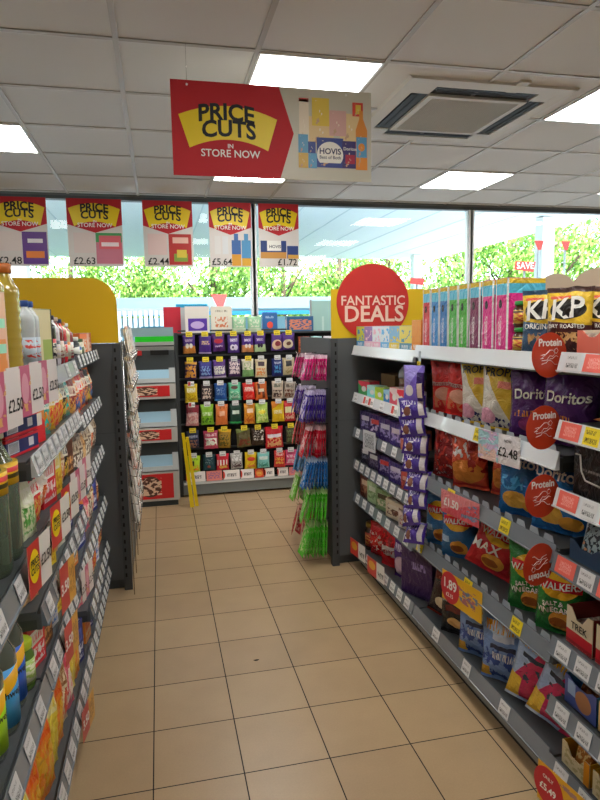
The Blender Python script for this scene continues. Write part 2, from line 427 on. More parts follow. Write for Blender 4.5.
# window posters
def poster(x0, x1, price, pic_cols, extra, label):
    cx = (x0+x1)/2; w = x1-x0; z0, z1 = 2.03, 2.62
    if True: z0, z1 = 2.07, 2.655
    h = z1-z0
    p = empty('window_poster', (cx, WY-.06, z0), 0, label, 'poster', 'price posters hanging in the window')
    MB().box(-w/2, 0, 0, w/2, .002, h).obj('sheet', mat('poster_sheet', 'd9d3cf', .5), p)
    MB().prism([(-w/2, h), (-w/2, h*.62), (0, h*.5), (w/2, h*.62), (w/2, h)], 'y', -.0012, -.0002).obj('red_header', RED, p)
    b_ = MB(); arc_banner(b_, 0, h*.80, w*.94, h*.27, -.0022, 0, .3); b_.obj('yellow_banner', SIGNYEL, p)
    t = MB(); arc_text(t, 'PRICE', 0, h*.87, w*.94, .094, -.004, 0, .3, .12); arc_text(t, 'CUTS', 0, h*.765, w*.94, .094, -.004, 0, .3, .12)
    t.obj('lettering', INK, p)
    t = MB(); t.text('IN', .03, flat(0, h*.665, -.004)); t.text('STORE NOW', .05, flat(0, h*.61, -.004)); t.obj('white_lettering', WHITEINK, p)
    t = MB(); t.text(price, .085, flat(-w*.22 if price != '£1.72' else w*.2, .045, -.004)); t.obj('price', INK, p)
    e = MB()
    ms = []
    for k, q in enumerate(extra):
        u0, v0, u1, v1, c1 = q
        e.box(-w/2+u0*w, -.001-.0006*(k+1), v0*h, -w/2+u1*w, -.0006-.0006*k, v1*h, k); ms.append(mat('pic_'+c1, c1, .4))
    e.obj('product_picture', ms, p)
    return p
poster(-1.34, -.90, '£2.48', None, [(.52, .03, .98, .5, '5c2a86'), (.58, .12, .92, .22, 'e07a28'), (.62, .34, .9, .4, 'ece4ee'), (.1, .22, .5, .5, 'ded0cc')], 'red and yellow window poster priced 2.48 with a purple snack bag, leftmost')
poster(-.735, -.27, '£2.63', None, [(.5, .04, .98, .5, 'c7768a'), (.5, .36, .98, .5, '3f9a58'), (.56, .26, .96, .46, 'd9606c'), (.6, .3, .92, .36, 'f2e4e8'), (.1, .2, .48, .5, 'ddccc8')], 'red and yellow window poster priced 2.63 with a pink sweet bag')
poster(-.09, .35, '£2.44', None, [(.5, .03, .96, .5, 'b8302c'), (.58, .36, .9, .45, 'e8b8a8'), (.6, .08, .88, .2, '7fa03c'), (.66, .14, .86, .26, 'd8c040'), (.08, .18, .46, .5, 'e2c6c2')], 'red and yellow window poster priced 2.44 with a red sweet bag')
poster(.50, .89, '£5.64', None, [(.52, .02, .74, .42, 'd89a30'), (.52, .2, .74, .42, '2c5fa0'), (.58, .42, .68, .52, '2c5fa0'), (.76, .02, .98, .42, 'e0a838'), (.76, .14, .98, .42, '4a90c0'), (.82, .42, .92, .52, '4a90c0'), (.12, .2, .26, .48, 'dcdad8'), (.3, .2, .44, .48, 'd8dadc')], 'red and yellow window poster priced 5.64 with two blue drink bottles')
pp = poster(.96, 1.345, '£1.72', None, [(.04, .14, .68, .42, '29407c'), (.04, .14, .68, .24, 'c89048'), (.2, .26, .55, .42, 'ecebe6'), (.7, .14, .98, .34, '29407c'), (.72, .14, .98, .2, 'd8a850')], 'red and yellow window poster priced 1.72 with bread, right of the mullion')
t = MB(); t.text('HOVIS', .04, flat(-.04, .19, -.005)); t.obj('picture_lettering', mat('ink_navy', '1b2450'), pp)

# ------------------------------------------------------------------ packs
PROTO = {}
def nz(x, y, z): return noise.noise(Vector((x, y, z)))
def pillow(w, h, t, seed, crease=1.0):
    """returns front(u,v)->Vector and depth function of a filled bag, base at z=0, front to -y"""
    def depth(u, v):
        vv = min(1, max(0, (v-.05)/.9))
        p = max(0, math.sin(PI*vv))**.5*(1-abs(2*u-1)**2.8)**.7*(1.08-.25*v)
        r = .18*nz(u*3.3, v*3.3, seed)+.12*crease*nz(u*9, v*5, seed+9)+.08*crease*nz(u*18, v*16, seed+4)
        e = .5+.5*math.sin(PI*vv)
        return t/2*p*(1+r*2.2*e)+.0006
    def pt(u, v, side=-1):
        pinch = 1-.07*math.sin(PI*v)*1.0
        x = (u-.5)*w*pinch
        return Vector((x, side*depth(u, v), v*h+.004*h/.2*nz(u*4, v*2, seed+20)))
    return pt
def bag(key, w, h, t, m, seed=1, letters=(), seal='', crease=1.0, parts=True):
    """letters: (string, size, u, v, material, slant)"""
    if key in PROTO: return PROTO[key]
    pt = pillow(w, h, t, seed, crease)
    NU, NV = (16, 20) if w*h > .02 else (9, 11)
    mb = MB(); bm = mb.bm; rings = []
    lo, hi = 0.0, 1.0
    for j in range(NV+1):
        v = lo+(hi-lo)*j/NV; ring = []
        for i in range(NU+1): ring.append((bm.verts.new(pt(i/NU, v)), (i/NU, v)))
        for i in range(NU-1, 0, -1): ring.append((bm.verts.new(pt(i/NU, v, 1)), (i/NU, v)))
        rings.append(ring)
    n = len(rings[0])
    for j in range(NV):
        for i in range(n):
            k = (i+1) % n
            q = [rings[j][i], rings[j][k], rings[j+1][k], rings[j+1][i]]
            f = bm.faces.new([a[0] for a in q]); f.smooth = True
            for l, a in zip(f.loops, q): l[mb.uv].uv = a[1]
    out = [('pouch', mb.mesh(key, m))]
    if parts:
        for nm, v0, v1 in (('top_seal', .955, 1.004), ('bottom_seal', -.004, .035)):
            sb = MB(); k = 26
            for i in range(k):
                u0, u1 = i/k, (i+1)/k
                for sd in (-1, 1):
                    a = []
                    for u, v, z in ((u0, v0, i), (u1, v0, i+1), (u1, v1, i+1), (u0, v1, i)):
                        p = pt(u, v, sd); d = .0009+.0009*(z % 2); p.y = sd*max(abs(p.y)+.0004, d); a.append(p)
                    sb.face(a, 0, [(u0, .97), (u1, .97), (u1, .99), (u0, .99)])
            out.append((nm, sb.mesh(key+nm, MATS.get(seal) or m, False)))
        for s, size, cu, cv, lm, sl in letters:
            tb = MB(); vx = [q[0] for q in text2d(s, .02)[0]]; size = min(size, .80*w/(max(vx)-min(vx)))
            def fn(a, b_, cu=cu, cv=cv, sl=sl):
                a2 = a; b2 = b_+a*sl
                u = min(.98, max(.02, cu+a2/w)); v = min(.98, max(.02, cv+b2/h))
                p = pt(u, v); p.y -= .0042; return p
            tb.text(s, size, fn, 0, .02)
            bmesh.ops.subdivide_edges(tb.bm, edges=[e for e in tb.bm.edges if e.calc_length() > size*.35], cuts=1)
            out.append(('lettering', tb.mesh(key+'txt', lm, False)))
    PROTO[key] = out
    return out
def carton(key, w, d, h, front, side=None, top=None, letters=(), bev=.0012, lid=None):
    if key in PROTO: return PROTO[key]
    side = side or front; top = top or side
    mb = MB(); mb.box(-w/2, -d/2, 0, w/2, d/2, h, mis=[0, 0, 1, 1, 2, 2])
    bmesh.ops.bevel(mb.bm, geom=mb.bm.edges[:], offset=bev, segments=1, affect='EDGES', profile=.5)
    out = [('carton', mb.mesh(key, [front, side, top]))]
    # folded top flap
    fb = MB(); fb.box(-w/2+.001, -d/2-.0004, h-.0002, w/2-.001, d/2*.2, h+.0012)
    out.append(('top_flap', fb.mesh(key+'flap', top)))
    for s, size, cu, cv, lm, sl in letters:
        tb = MB(); tb.text(s, size, lambda a, b_: (a+(cu-.5)*w, -d/2-.0012, b_+a*sl+cv*h), 0, .02)
        out.append(('lettering', tb.mesh(key+'txt', lm, False)))
    PROTO[key] = out
    return out
def bottle(key, r, h, glass, capm, labelm, capc='cap', ribs=0, liquid=None, neck=.34, shoulder=.66, label=(.15, .5), letters=()):
    if key in PROTO: return PROTO[key]
    nr = r*neck; pr = [(0, 0), (r*.9, 0), (r, .012)]
    z = .012; zs = h*shoulder
    if ribs:
        for i in range(ribs):
            a = .012+(zs-.012)*i/ribs; c_ = .012+(zs-.012)*(i+1)/ribs
            pr += [(r, a+.15*(c_-a)), (r*.955, a+.5*(c_-a)), (r, a+.85*(c_-a))]
    pr += [(r, zs), (r*.97, zs+.015), (r*.78, zs+(h-zs)*.32), (nr*1.15, zs+(h-zs)*.62), (nr, zs+(h-zs)*.72), (nr, h*.93)]
    out = [('bottle_body', MB().lathe(pr, 24).mesh(key, glass))]
    out.append((capc, MB().lathe([(nr*1.25, h*.915), (nr*1.3, h*.92), (nr*1.3, h-.003), (nr*1.15, h), (0, h)], 20).mesh(key+'cap', capm)))
    if labelm: out.append(('label', MB().lathe([(r*1.012, h*label[0]), (r*1.012, h*label[1])], 28).mesh(key+'lab', labelm)))
    for s, size, cz, lm, rot in letters:
        tb = MB()
        def fn(a, b_):
            if rot: a, b_ = -b_, a
            th = a/(r*1.03); return (r*1.03*math.sin(th), -r*1.03*math.cos(th), cz*h+b_)
        tb.text(s, size, fn, 0, .02); out.append(('lettering', tb.mesh(key+'txt', lm, False)))
    PROTO[key] = out
    return out
def jar(key, r, h, bodym, lidm, labelm, square=False):
    if key in PROTO: return PROTO[key]
    out = [('jar_body', MB().lathe([(0, 0), (r*.92, 0), (r, .008), (r, h*.7), (r*.82, h*.8), (r*.8, h*.84)], 20).mesh(key, bodym)),
           ('lid', MB().lathe([(r*.86, h*.83), (r*.9, h*.84), (r*.9, h*.985), (r*.84, h), (0, h)], 20).mesh(key+'lid', lidm)),
           ('label', MB().lathe([(r*1.015, h*.14), (r*1.015, h*.64)], 24).mesh(key+'lab', labelm))]
    PROTO[key] = out
    return out
def can(key, r, h, labelm, metalm, seed=0):
    if key in PROTO: return PROTO[key]
    out = [('can_body', MB().lathe([(r*.98, .004), (r, .006), (r, h-.006), (r*.98, h-.004)], 22).mesh(key, labelm)),
           ('rim', MB().lathe([(0, h-.006), (r*.9, h-.006), (r*.96, h), (r*1.01, h-.001), (r*1.01, h-.006), (r*.97, h-.007)], 22).mesh(key+'rim', metalm))]
    PROTO[key] = out
    return out
def tray(key, w, d, h, outm, inm, notch=.45):
    """open-fronted display tray with a dipped front wall"""
    if key in PROTO: return PROTO[key]
    t = .003; mb = MB()
    mb.box(-w/2, -d/2, 0, w/2, d/2, t)
    mb.prism([(-w/2, 0), (w/2, 0), (w/2, h), (w/2-.02, h), (w/2-.045, h*notch), (-w/2+.045, h*notch), (-w/2+.02, h), (-w/2, h)], 'y', -d/2, -d/2+t)
    out = [('tray_front', mb.mesh(key, outm))]
    s = MB(); s.box(-w/2, -d/2+t, 0, -w/2+t, d/2, h).box(w/2-t, -d/2+t, 0, w/2, d/2, h).box(-w/2+t, d/2-t, 0, w/2-t, d/2, h)
    out.append(('tray_wall', s.mesh(key+'w', inm)))
    PROTO[key] = out
    return out
USED = {}
def put(parts, name, label, cat, loc, rz=0, group=None, rx=0, ry=0, keep=None):
    """one thing: a single mesh, or an Empty with a part per mesh; repeats are obj.copy() of the first with its parts"""
    key = (parts[0][1].name, name)
    if key in USED:
        src = USED[key]; root = src.copy(); COL.objects.link(root)
        for ch in src.children:
            k = ch.copy(); COL.objects.link(k); k.parent = root
        for pn in ('group',):
            if pn in root.keys(): del root[pn]
    elif len(parts) == 1:
        root = link_mesh(name, parts[0][1]); USED[key] = root
    else:
        root = empty(name); USED[key] = root
        for nm, me in parts: link_mesh(nm, me, root)
    root.location = loc; root.rotation_euler = (rx, ry, rz)
    if len(label.split()) > 16: print('LONG', len(label.split()), label)
    return tag(root, label, cat, group)
RF = math.radians(-90); LF = math.radians(90)   # facing the aisle from the right and from the left shelves
def R(d): return math.radians(d)

# ------------------------------------------------------------------ shelving bays
def ticket(mb_, w, h, mi=0): pass
def bay(side, y0, y1, lip, zs, depth, tickets, label, ends=(0, 0), base_z=.19, top=1.43, railm=None, colour_plan=None, railh=.052, back_h=None):
    """gondola bay along y; side +1 = right of the aisle (goes to +x), -1 = left. zs = lip centre heights"""
    root = empty('shelving_unit', (lip, (y0+y1)/2, 0), 0, label, 'shelving unit', 'shelving bays along the aisle')
    cy = (y0+y1)/2; L0, L1 = y0-cy, y1-cy
    sx = side
    def X(a): return sx*a
    def bx(mb, x0, ya, z0, x1, yb, z1, mi=0):
        a, c_ = sorted((X(x0), X(x1))); mb.box(a, ya, z0, c_, yb, z1, mi); return mb
    g = .003
    bx(MB(), depth, L0+g, .02, depth+.025, L1-g, back_h or top).obj('back_panel', BACK, root)
    pl = bx(MB(), .012, L0+g, .04, .03, L1-g, base_z-.055)
    pl.obj('plinth', STEEL, root)
    bx(MB(), .035, L0+g, 0, .05, L1-g, .04).obj('recessed_kick', SLOT, root)
    for e in (L0+.018, L1-.018):
        u = bx(MB(), depth-.04, e-.014, .02, depth, e+.014, top)
        u.obj('upright', STEEL_D, root)
    for k, z in enumerate([base_z]+list(zs)):
        base = k == 0
        sh = MB(); zt = z+.012 if not base else z
        bx(sh, .012, L0+g, zt-.022, depth-.04, L1-g, zt)           # plate
        bx(sh, .0, L0+g, zt-.05 if not base else zt-.056, .012, L1-g, zt-.006)
        s_ = sh.obj('shelf', mat('shelf_plate_grey', '55595b', .45, .1), root)
        # end brackets of the shelf
        for e in (L0+.006, L1-.009):
            if base: break
            br_ = MB(); br_.prism([(X(.012), zt-.05), (X(.012), zt-.022), (X(depth-.04), zt-.022), (X(depth-.04), zt-.09)], 'y', e, e+.003)
            br_.obj('bracket', STEEL_D, s_)
        # price rail: tilted strip with a raised lower lip
        rl = MB(); h_ = railh; zc = z
        rl.prism([(X(-.002), zc+h_/2), (X(-.016), zc-h_/2), (X(-.020), zc-h_/2), (X(-.020), zc-h_/2-.004), (X(0), zc-h_/2-.004), (X(0), zc+h_/2)], 'y', L0+g, L1-g)
        rl_o = rl.obj('price_rail', (railm[k] if railm and railm[k] else RAIL), s_)
        # tickets
        tk = tickets[k] if k < len(tickets) else ''
        if tk:
            n = len(tk); step = (L1-L0-.04)/n
            for i, ch in enumerate(tk):
                if ch == ' ': continue
                ww = min(step*.96, .062 if ch in 'wy' else .085) if len(tk) < 20 else step*.98
                yc = L0+.02+(i+.5)*step; t0, t1 = yc-ww/2, yc+ww/2
                hh = h_*.46
                tb = MB(); a0, a1 = -.0045, -.0165
                fr_ = lambda q: a0+(a1-a0)*q
                P = [(X(a1), t0, zc-hh), (X(a1), t1, zc-hh), (X(a0), t1, zc+hh), (X(a0), t0, zc+hh)]
                uv = [(0, 0), (1, 0), (1, 1), (0, 1)]
                if sx > 0: uv = [(1, 0), (0, 0), (0, 1), (1, 1)]
                off = Vector((X(-.0012), 0, 0))
                tb.face([Vector(p)+off for p in P], 0, uv)
                tb.face([Vector(p)+off*.2 for p in P][::-1], 0, uv[::-1])
                tb.obj('price_ticket', TICKS_ALL[ch], s_)
    for e, on in ((L0, ends[0]), (L1, ends[1])):
        if on:
            a, c_ = sorted((X(.02), X(depth+.025)))
            MB().box(a, e-.001 if e < 0 else e-.002, .03, c_, e+.002 if e < 0 else e+.001, top).obj('end_panel', PANEL, root)
    return root
RX = 1.16
bay(1, 2.66, 3.585, RX, [.45, .66, .86, 1.075, 1.36], .47, ['wwwwwwwww', 'wwwwwww', 'wwwwwwwww', 'wwwwww', 'r r w rr w', ''],
    'grey shelf bay of chocolate boxes at the far end of the right side', railm=[None, None, None, None, RAIL_W, RAIL_W], base_z=.13)
bay(1, 1.59, 2.655, RX, [.475, .80, 1.09, 1.385], .47, ['  w  w  w  ', ' y  y   y', '  y   y  y', '   y    ', ''],
    'grey shelf bay of crisps and nuts on the right beside the round tags', railm=[None, None, None, RAIL_W, RAIL_W], base_z=.13)
bay(1, .55, 1.585, RX-.012, [.325, .52, .785, .985, 1.19, 1.39], .47, ['wwwwwwwww', 'wwwwwwwwww', 'wwwwwwwwwww', 'wswwswswsws', 'swswswswsws', 'sysysysysys', 'ysysysysysw'],
    'grey shelf bay of protein snacks and trays at the right edge', base_z=.13, railm=[None]*4+[RAIL_W]*3)
LX = -.335
bay(-1, 2.645, 3.56, LX, [.30, .56, .85, 1.12, 1.375], .45, ['wwwwwwwww', 'wwwwwwww', 'wwwwwwww', 'wwwwwwww', 'wwwwwwww', 'wwwwwww'],
    'grey shelf bay at the far end of the left side under the yellow board', base_z=.15)
bay(-1, 1.67, 2.64, LX, [.565, .75, .93, 1.155, 1.36], .45, ['wwwwwwwww', 'wwwwwwwwww', 'wwwwwwww', 'wwwwwwwwww', 'wwwwwwwwww', 'w  w  w w'],
    'middle grey shelf bay of the left side with the steel-edged jutting shelf', base_z=.17, railm=[None, None, None, None, RAIL_W, RAIL_W])
bay(-1, .65, 1.665, LX, [.565, .93, 1.36], .45, ['wwwwwwwwww', 'w w w w w w w ', 'w w w w w w', 'wwwwwwwww'],
    'nearest grey shelf bay of the left side holding glass bottles', base_z=.17)

# far display units behind the end panels
def post(mb, x, y, z1, w=.045, d=.03): mb.box(x-w/2, y, .0, x+w/2, y+d, z1)
def hook_unit(side, xface, y0, y1, top, label):
    root = empty('display_unit', (xface, (y0+y1)/2, 0), 0, label, 'display unit')
    cy = (y0+y1)/2; a, c_ = y0-cy, y1-cy
    def bx(x0, ya, z0, x1, yb, z1): 
        p, q = sorted((side*x0, side*x1)); return MB().box(p, ya, z0, q, yb, z1)
    bx(.045, a+.002, .06, .95, a+.02, top).obj('end_panel', PANEL, root)
    # slotted upright at the corner
    pb = MB(); p, q = sorted((0, side*.045)); pb.box(p, a-.012, 0, q, a+.03, top)
    po = pb.obj('upright', STEEL_D, root)
    sl = MB(); z = .08
    while z < top-.03:
        p, q = sorted((side*.026, side*.036)); sl.box(p, a-.0135, z, q, a-.0125, z+.022); z += .05
    sl.obj('slot', SLOT, po)['kind'] = 'stuff'
    sm = MB(); p, q = sorted((side*.05, side*.9))
    sm.box(p, a+.0005, .925, q, a+.0019, .928); sm.obj('panel_seam', STEEL_D, root)
    bx(.0, a+.03, .05, .03, c_, top).obj('back_panel', PANEL, root)
    bx(.03, a+.03, .0, .9, c_, .06).obj('base', STEEL_D, root)
    bx(.93, a+.03, .0, .95, c_, top).obj('rear_panel', PANEL, root)
    return root
hr = hook_unit(1, 1.012, 3.6, 4.4, 1.43, 'grey end unit with hooks of bright packets below the FANTASTIC DEALS board')
hl = hook_unit(-1, -.207, 3.575, 5.0, 1.43, 'dark grey end unit with slotted upright below the yellow board')
kick = MB(); kick.box(1.06, 3.605, .0, 1.95, 3.62, .06)

# header boards
hb = empty('header_board', (1.03, 3.615, 1.44), 0, 'FANTASTIC DEALS header, red disc on yellow board above the right end panel', 'sign')
MB().box(-.005, 0, -.01, .60, .004, .285).obj('yellow_board', mat('header_yellow', 'd9b414', .5), hb)
cxd, czd, rd = .262, .205, .232
d = MB(); d.prism([(cxd+rd*math.cos(a), max(0.0, czd+rd*math.sin(a))) for a in [2*PI*i/64 for i in range(64)]], 'y', -.006, -.001)
d.obj('red_disc', mat('disc_red', 'c22d28', .5), hb)
t = MB(); t.text('FANTASTIC', .080, flat(cxd, czd+.008, -.0075), 0, .015); t.text('DEALS', .136, flat(cxd+.005, czd-.075, -.0075), 0, .02)
t.obj('lettering', mat('print_pale', 'ecc9b8', .5), hb)
MB().box(.08, .006, -.01, .56, .012, .07).obj('blue_strip', mat('strip_blue', '1c4c78', .4), hb)
yb = empty('header_board', (-.215, 3.566, 1.437), 0, 'plain yellow header board with one rounded corner above the left end panel', 'sign')
pts = [(-1.0, -.005), (0, -.005), (0, .205)]
rr = .14
for i in range(1, 13):
    a = i/12*PI/2; pts.append((-rr+rr*math.cos(a), .35-rr+rr*math.sin(a)))
pts.append((-1.0, .35))
MB().prism(pts, 'y', 0, .004).obj('yellow_board', mat('header_yellow_plain', 'dcb000', .45), yb)

# ------------------------------------------------------------------ outside
ASPH = mat('forecourt_concrete', 'c4c4c0', .9, var=(.4, .15))
struct('ground', MB().box(-60, WY+.15, -.2, 80, 90, -.05), ASPH)
cn = MB(); cn.box(-25, 7.2, 4.7, 13.3, 28.5, 5.5)
struct('canopy', cn, mat('canopy_white', 'e6ecee', .5))
seams = MB()
for i in range(28): seams.box(-24+i*1.33, 7.25, 4.69, -23.96+i*1.33, 28.4, 4.7)
struct('trim_2', seams, mat('canopy_seam', 'ccd8de', .6))
for x, y, lab in ((11.6, 17, 'nearer white canopy column of the forecourt seen through the right window'), (11.6, 26.6, 'farther white canopy column seen through the middle window'),
                  (-2.6, 13, 'white canopy column of the forecourt behind the price posters')):
    c_ = empty('canopy_column', (x, y, -.05), 0, lab, 'column', 'forecourt canopy columns')
    MB().box(-.2, -.2, 0, .2, .2, 4.72).obj('shaft', mat('column_white', 'dfe6e8', .4), c_)
    MB().box(-.28, -.28, 0, .28, .28, .5).obj('base_collar', mat('column_base', '8c9498', .5), c_)
FLAG = mat('flag_red', 'd23a34', .5)
for x, y, z, s_, lab in ((9.8, 15.2, 3.05, .32, 'red tilted forecourt pump sign with white lettering beyond the right window'), (6.4, 14.6, 2.6, .2, 'small red pump sign beside the far canopy column'),
                    (11.15, 16.6, 3.8, .22, 'red triangular flag left of the nearer canopy column'), (12.05, 16.6, 3.8, .22, 'red triangular flag right of the nearer canopy column'),
                    (.9, 9.2, 1.9, .17, 'red and white flag above the sweet rack beyond the window')):
    fl = empty('forecourt_sign', (x, y, z), 0, lab, 'sign')
    MB().prism([(-s_, -s_*.3), (s_*.8, -s_*.5), (s_, s_*.35), (-s_*.9, s_*.4)] if 'flag' not in lab else [(-s_*.7, s_*.6), (s_*.7, s_*.6), (s_*.3, -s_*.6), (-s_*.1, -s_*.6)], 'y', 0, .02).obj('sign_panel', FLAG, fl)
    MB().tube([(0, .04, -z-.05), (0, .04, s_*.3)], .03, 8).obj('pole', ALU, fl)
    if s_ == .32:
        t = MB(); t.text('SAVE', .24, flat(0, 0, -.01)); t.obj('lettering', WHITEINK, fl)
# jet wash bay roof and louvred fence
wb = empty('jet_wash_bay', (5, 16, -.05), 0, 'pale blue roofed jet wash bay across the forecourt beyond the window', 'building')
MB().box(-7.6, 0, 2.06, 4.2, 3, 2.35).obj('roof_fascia', mat('fascia_pale', 'b9d8e6', .4), wb)
MB().box(-7.6, -.02, 1.9, 4.2, .02, 2.0).obj('blue_stripe', mat('fascia_blue', '2f9fd8', .4), wb)
for x in (-7.4, -3.5, .3, 4): MB().box(x-.06, .1, 0, x+.06, .22, 2.06).obj('post', ALU, wb)
MB().box(-7.5, 2.9, 0, 3.97, 2.95, 1.9).obj('screen_wall', mat('screen_blue', '9cc9d8', .5), wb)
fe = empty('louvred_fence', (-3.4, 15, -.05), 0, 'white louvred fence across the forecourt behind the left end unit', 'fence')
fb_ = MB()
for i in range(60): fb_.box(-3.5+i*.12, 0, 0, -3.42+i*.12, .03, 2.0)
fo = fb_.obj('slat_panel', mat('fence_white', 'dfe5e8', .5), fe); fo['kind'] = 'stuff'
MB().box(-3.6, .03, 1.9, 3.8, .09, 2.05).obj('top_bar', ALU, fe)
MB().box(-3.6, .03, .2, 3.8, .09, .35).obj('bottom_bar', ALU, fe)
# trees
def tree_parts(seed):
    rnd = random.Random(seed)
    tr_ = MB(); tr_.tube([(0, 0, 0), (.1, 0, 1.2), (.05, .1, 3), (0, 0, 5.2)], .16, 8); 
    for k in range(5):
        a = k*1.3+seed; tr_.tube([(.05, 0, 1.6+k*.5), (math.cos(a)*1.5, math.sin(a)*1.5, 3+k*.5)], .06, 6)
    blobs = [(rnd.uniform(-2, 2), rnd.uniform(-1.4, 1.4), rnd.uniform(1.0, 5.6), rnd.uniform(.9, 1.7)) for _ in range(15)]
    mb = MB(); mi = 0
    for bx_, by, bz, br in blobs:
        for _ in range(330):
            d_ = Vector((rnd.gauss(0, 1), rnd.gauss(0, 1), rnd.gauss(0, 1))).normalized()*br*rnd.uniform(.55, 1.08)
            p = Vector((bx_, by, bz))+Vector((d_.x, d_.y, d_.z*.85)); s_ = rnd.uniform(.07, .15)
            a = Vector((rnd.gauss(0, 1), rnd.gauss(0, 1), rnd.gauss(0, 1))).normalized(); b_ = a.orthogonal().normalized()*s_; c_ = a.cross(b_).normalized()*s_*.6
            mb.face([p-b_, p-c_, p+b_, p+c_], rnd.choice((0, 0, 1, 2)))
    return tr_.mesh('trunk', mat('bark', '5a4a3a', .9)), mb.mesh('foliage', [mat('leaf_mid', '86b048', .6), mat('leaf_light', 'b4d670', .6), mat('leaf_deep', '5c8c3c', .6)], False)
protos = [tree_parts(s_) for s_ in (1, 2, 3)]
tx = [-16, -11.5, -7.6, -4, -.5, 3, 6.5, 10, 13.4, 16.8, 20.5, 24.5, 29]
names = ['leftmost', 'second from the left', 'third from the left', 'fourth from the left', 'fifth from the left', 'sixth from the left', 'middle', 'sixth from the right', 'fifth from the right',
         'fourth from the right', 'third from the right', 'second from the right', 'rightmost']
for i, x in enumerate(tx):
    tr_, fo_ = protos[i % 3]
    o = empty('tree', (x, 32+(i % 3)*1.4, -.05), i*1.1, 'leafy green tree beyond the forecourt, %s of the row' % names[i], 'tree', 'trees beyond the forecourt')
    link_mesh('trunk', tr_, o); link_mesh('foliage', fo_, o)['kind'] = 'stuff'
    k = .92+.12*((i*7) % 3) + (.28 if i > 8 else 0); o.scale = (k*.82, k*.8, k)
hd = MB(); rnd = random.Random(5)
for _ in range(14000):
    p = Vector((rnd.uniform(-20, 34), rnd.uniform(37.5, 39), rnd.uniform(0, 4.2+1.2*noise.noise(Vector((_*.001, 3, 1))))))
    s_ = rnd.uniform(.15, .3); a = Vector((rnd.gauss(0, 1), rnd.gauss(0, 1), rnd.gauss(0, 1))).normalized(); b_ = a.orthogonal().normalized()*s_; c_ = a.cross(b_).normalized()*s_*.6
    hd.face([p-b_, p-c_, p+b_, p+c_], rnd.choice((0, 1, 2)))
ho = hd.obj('hedge', [MATS['leaf_mid'], MATS['leaf_light'], MATS['leaf_deep']]); tag(ho, 'long dense green hedge behind the row of trees', 'hedge', kind='stuff')

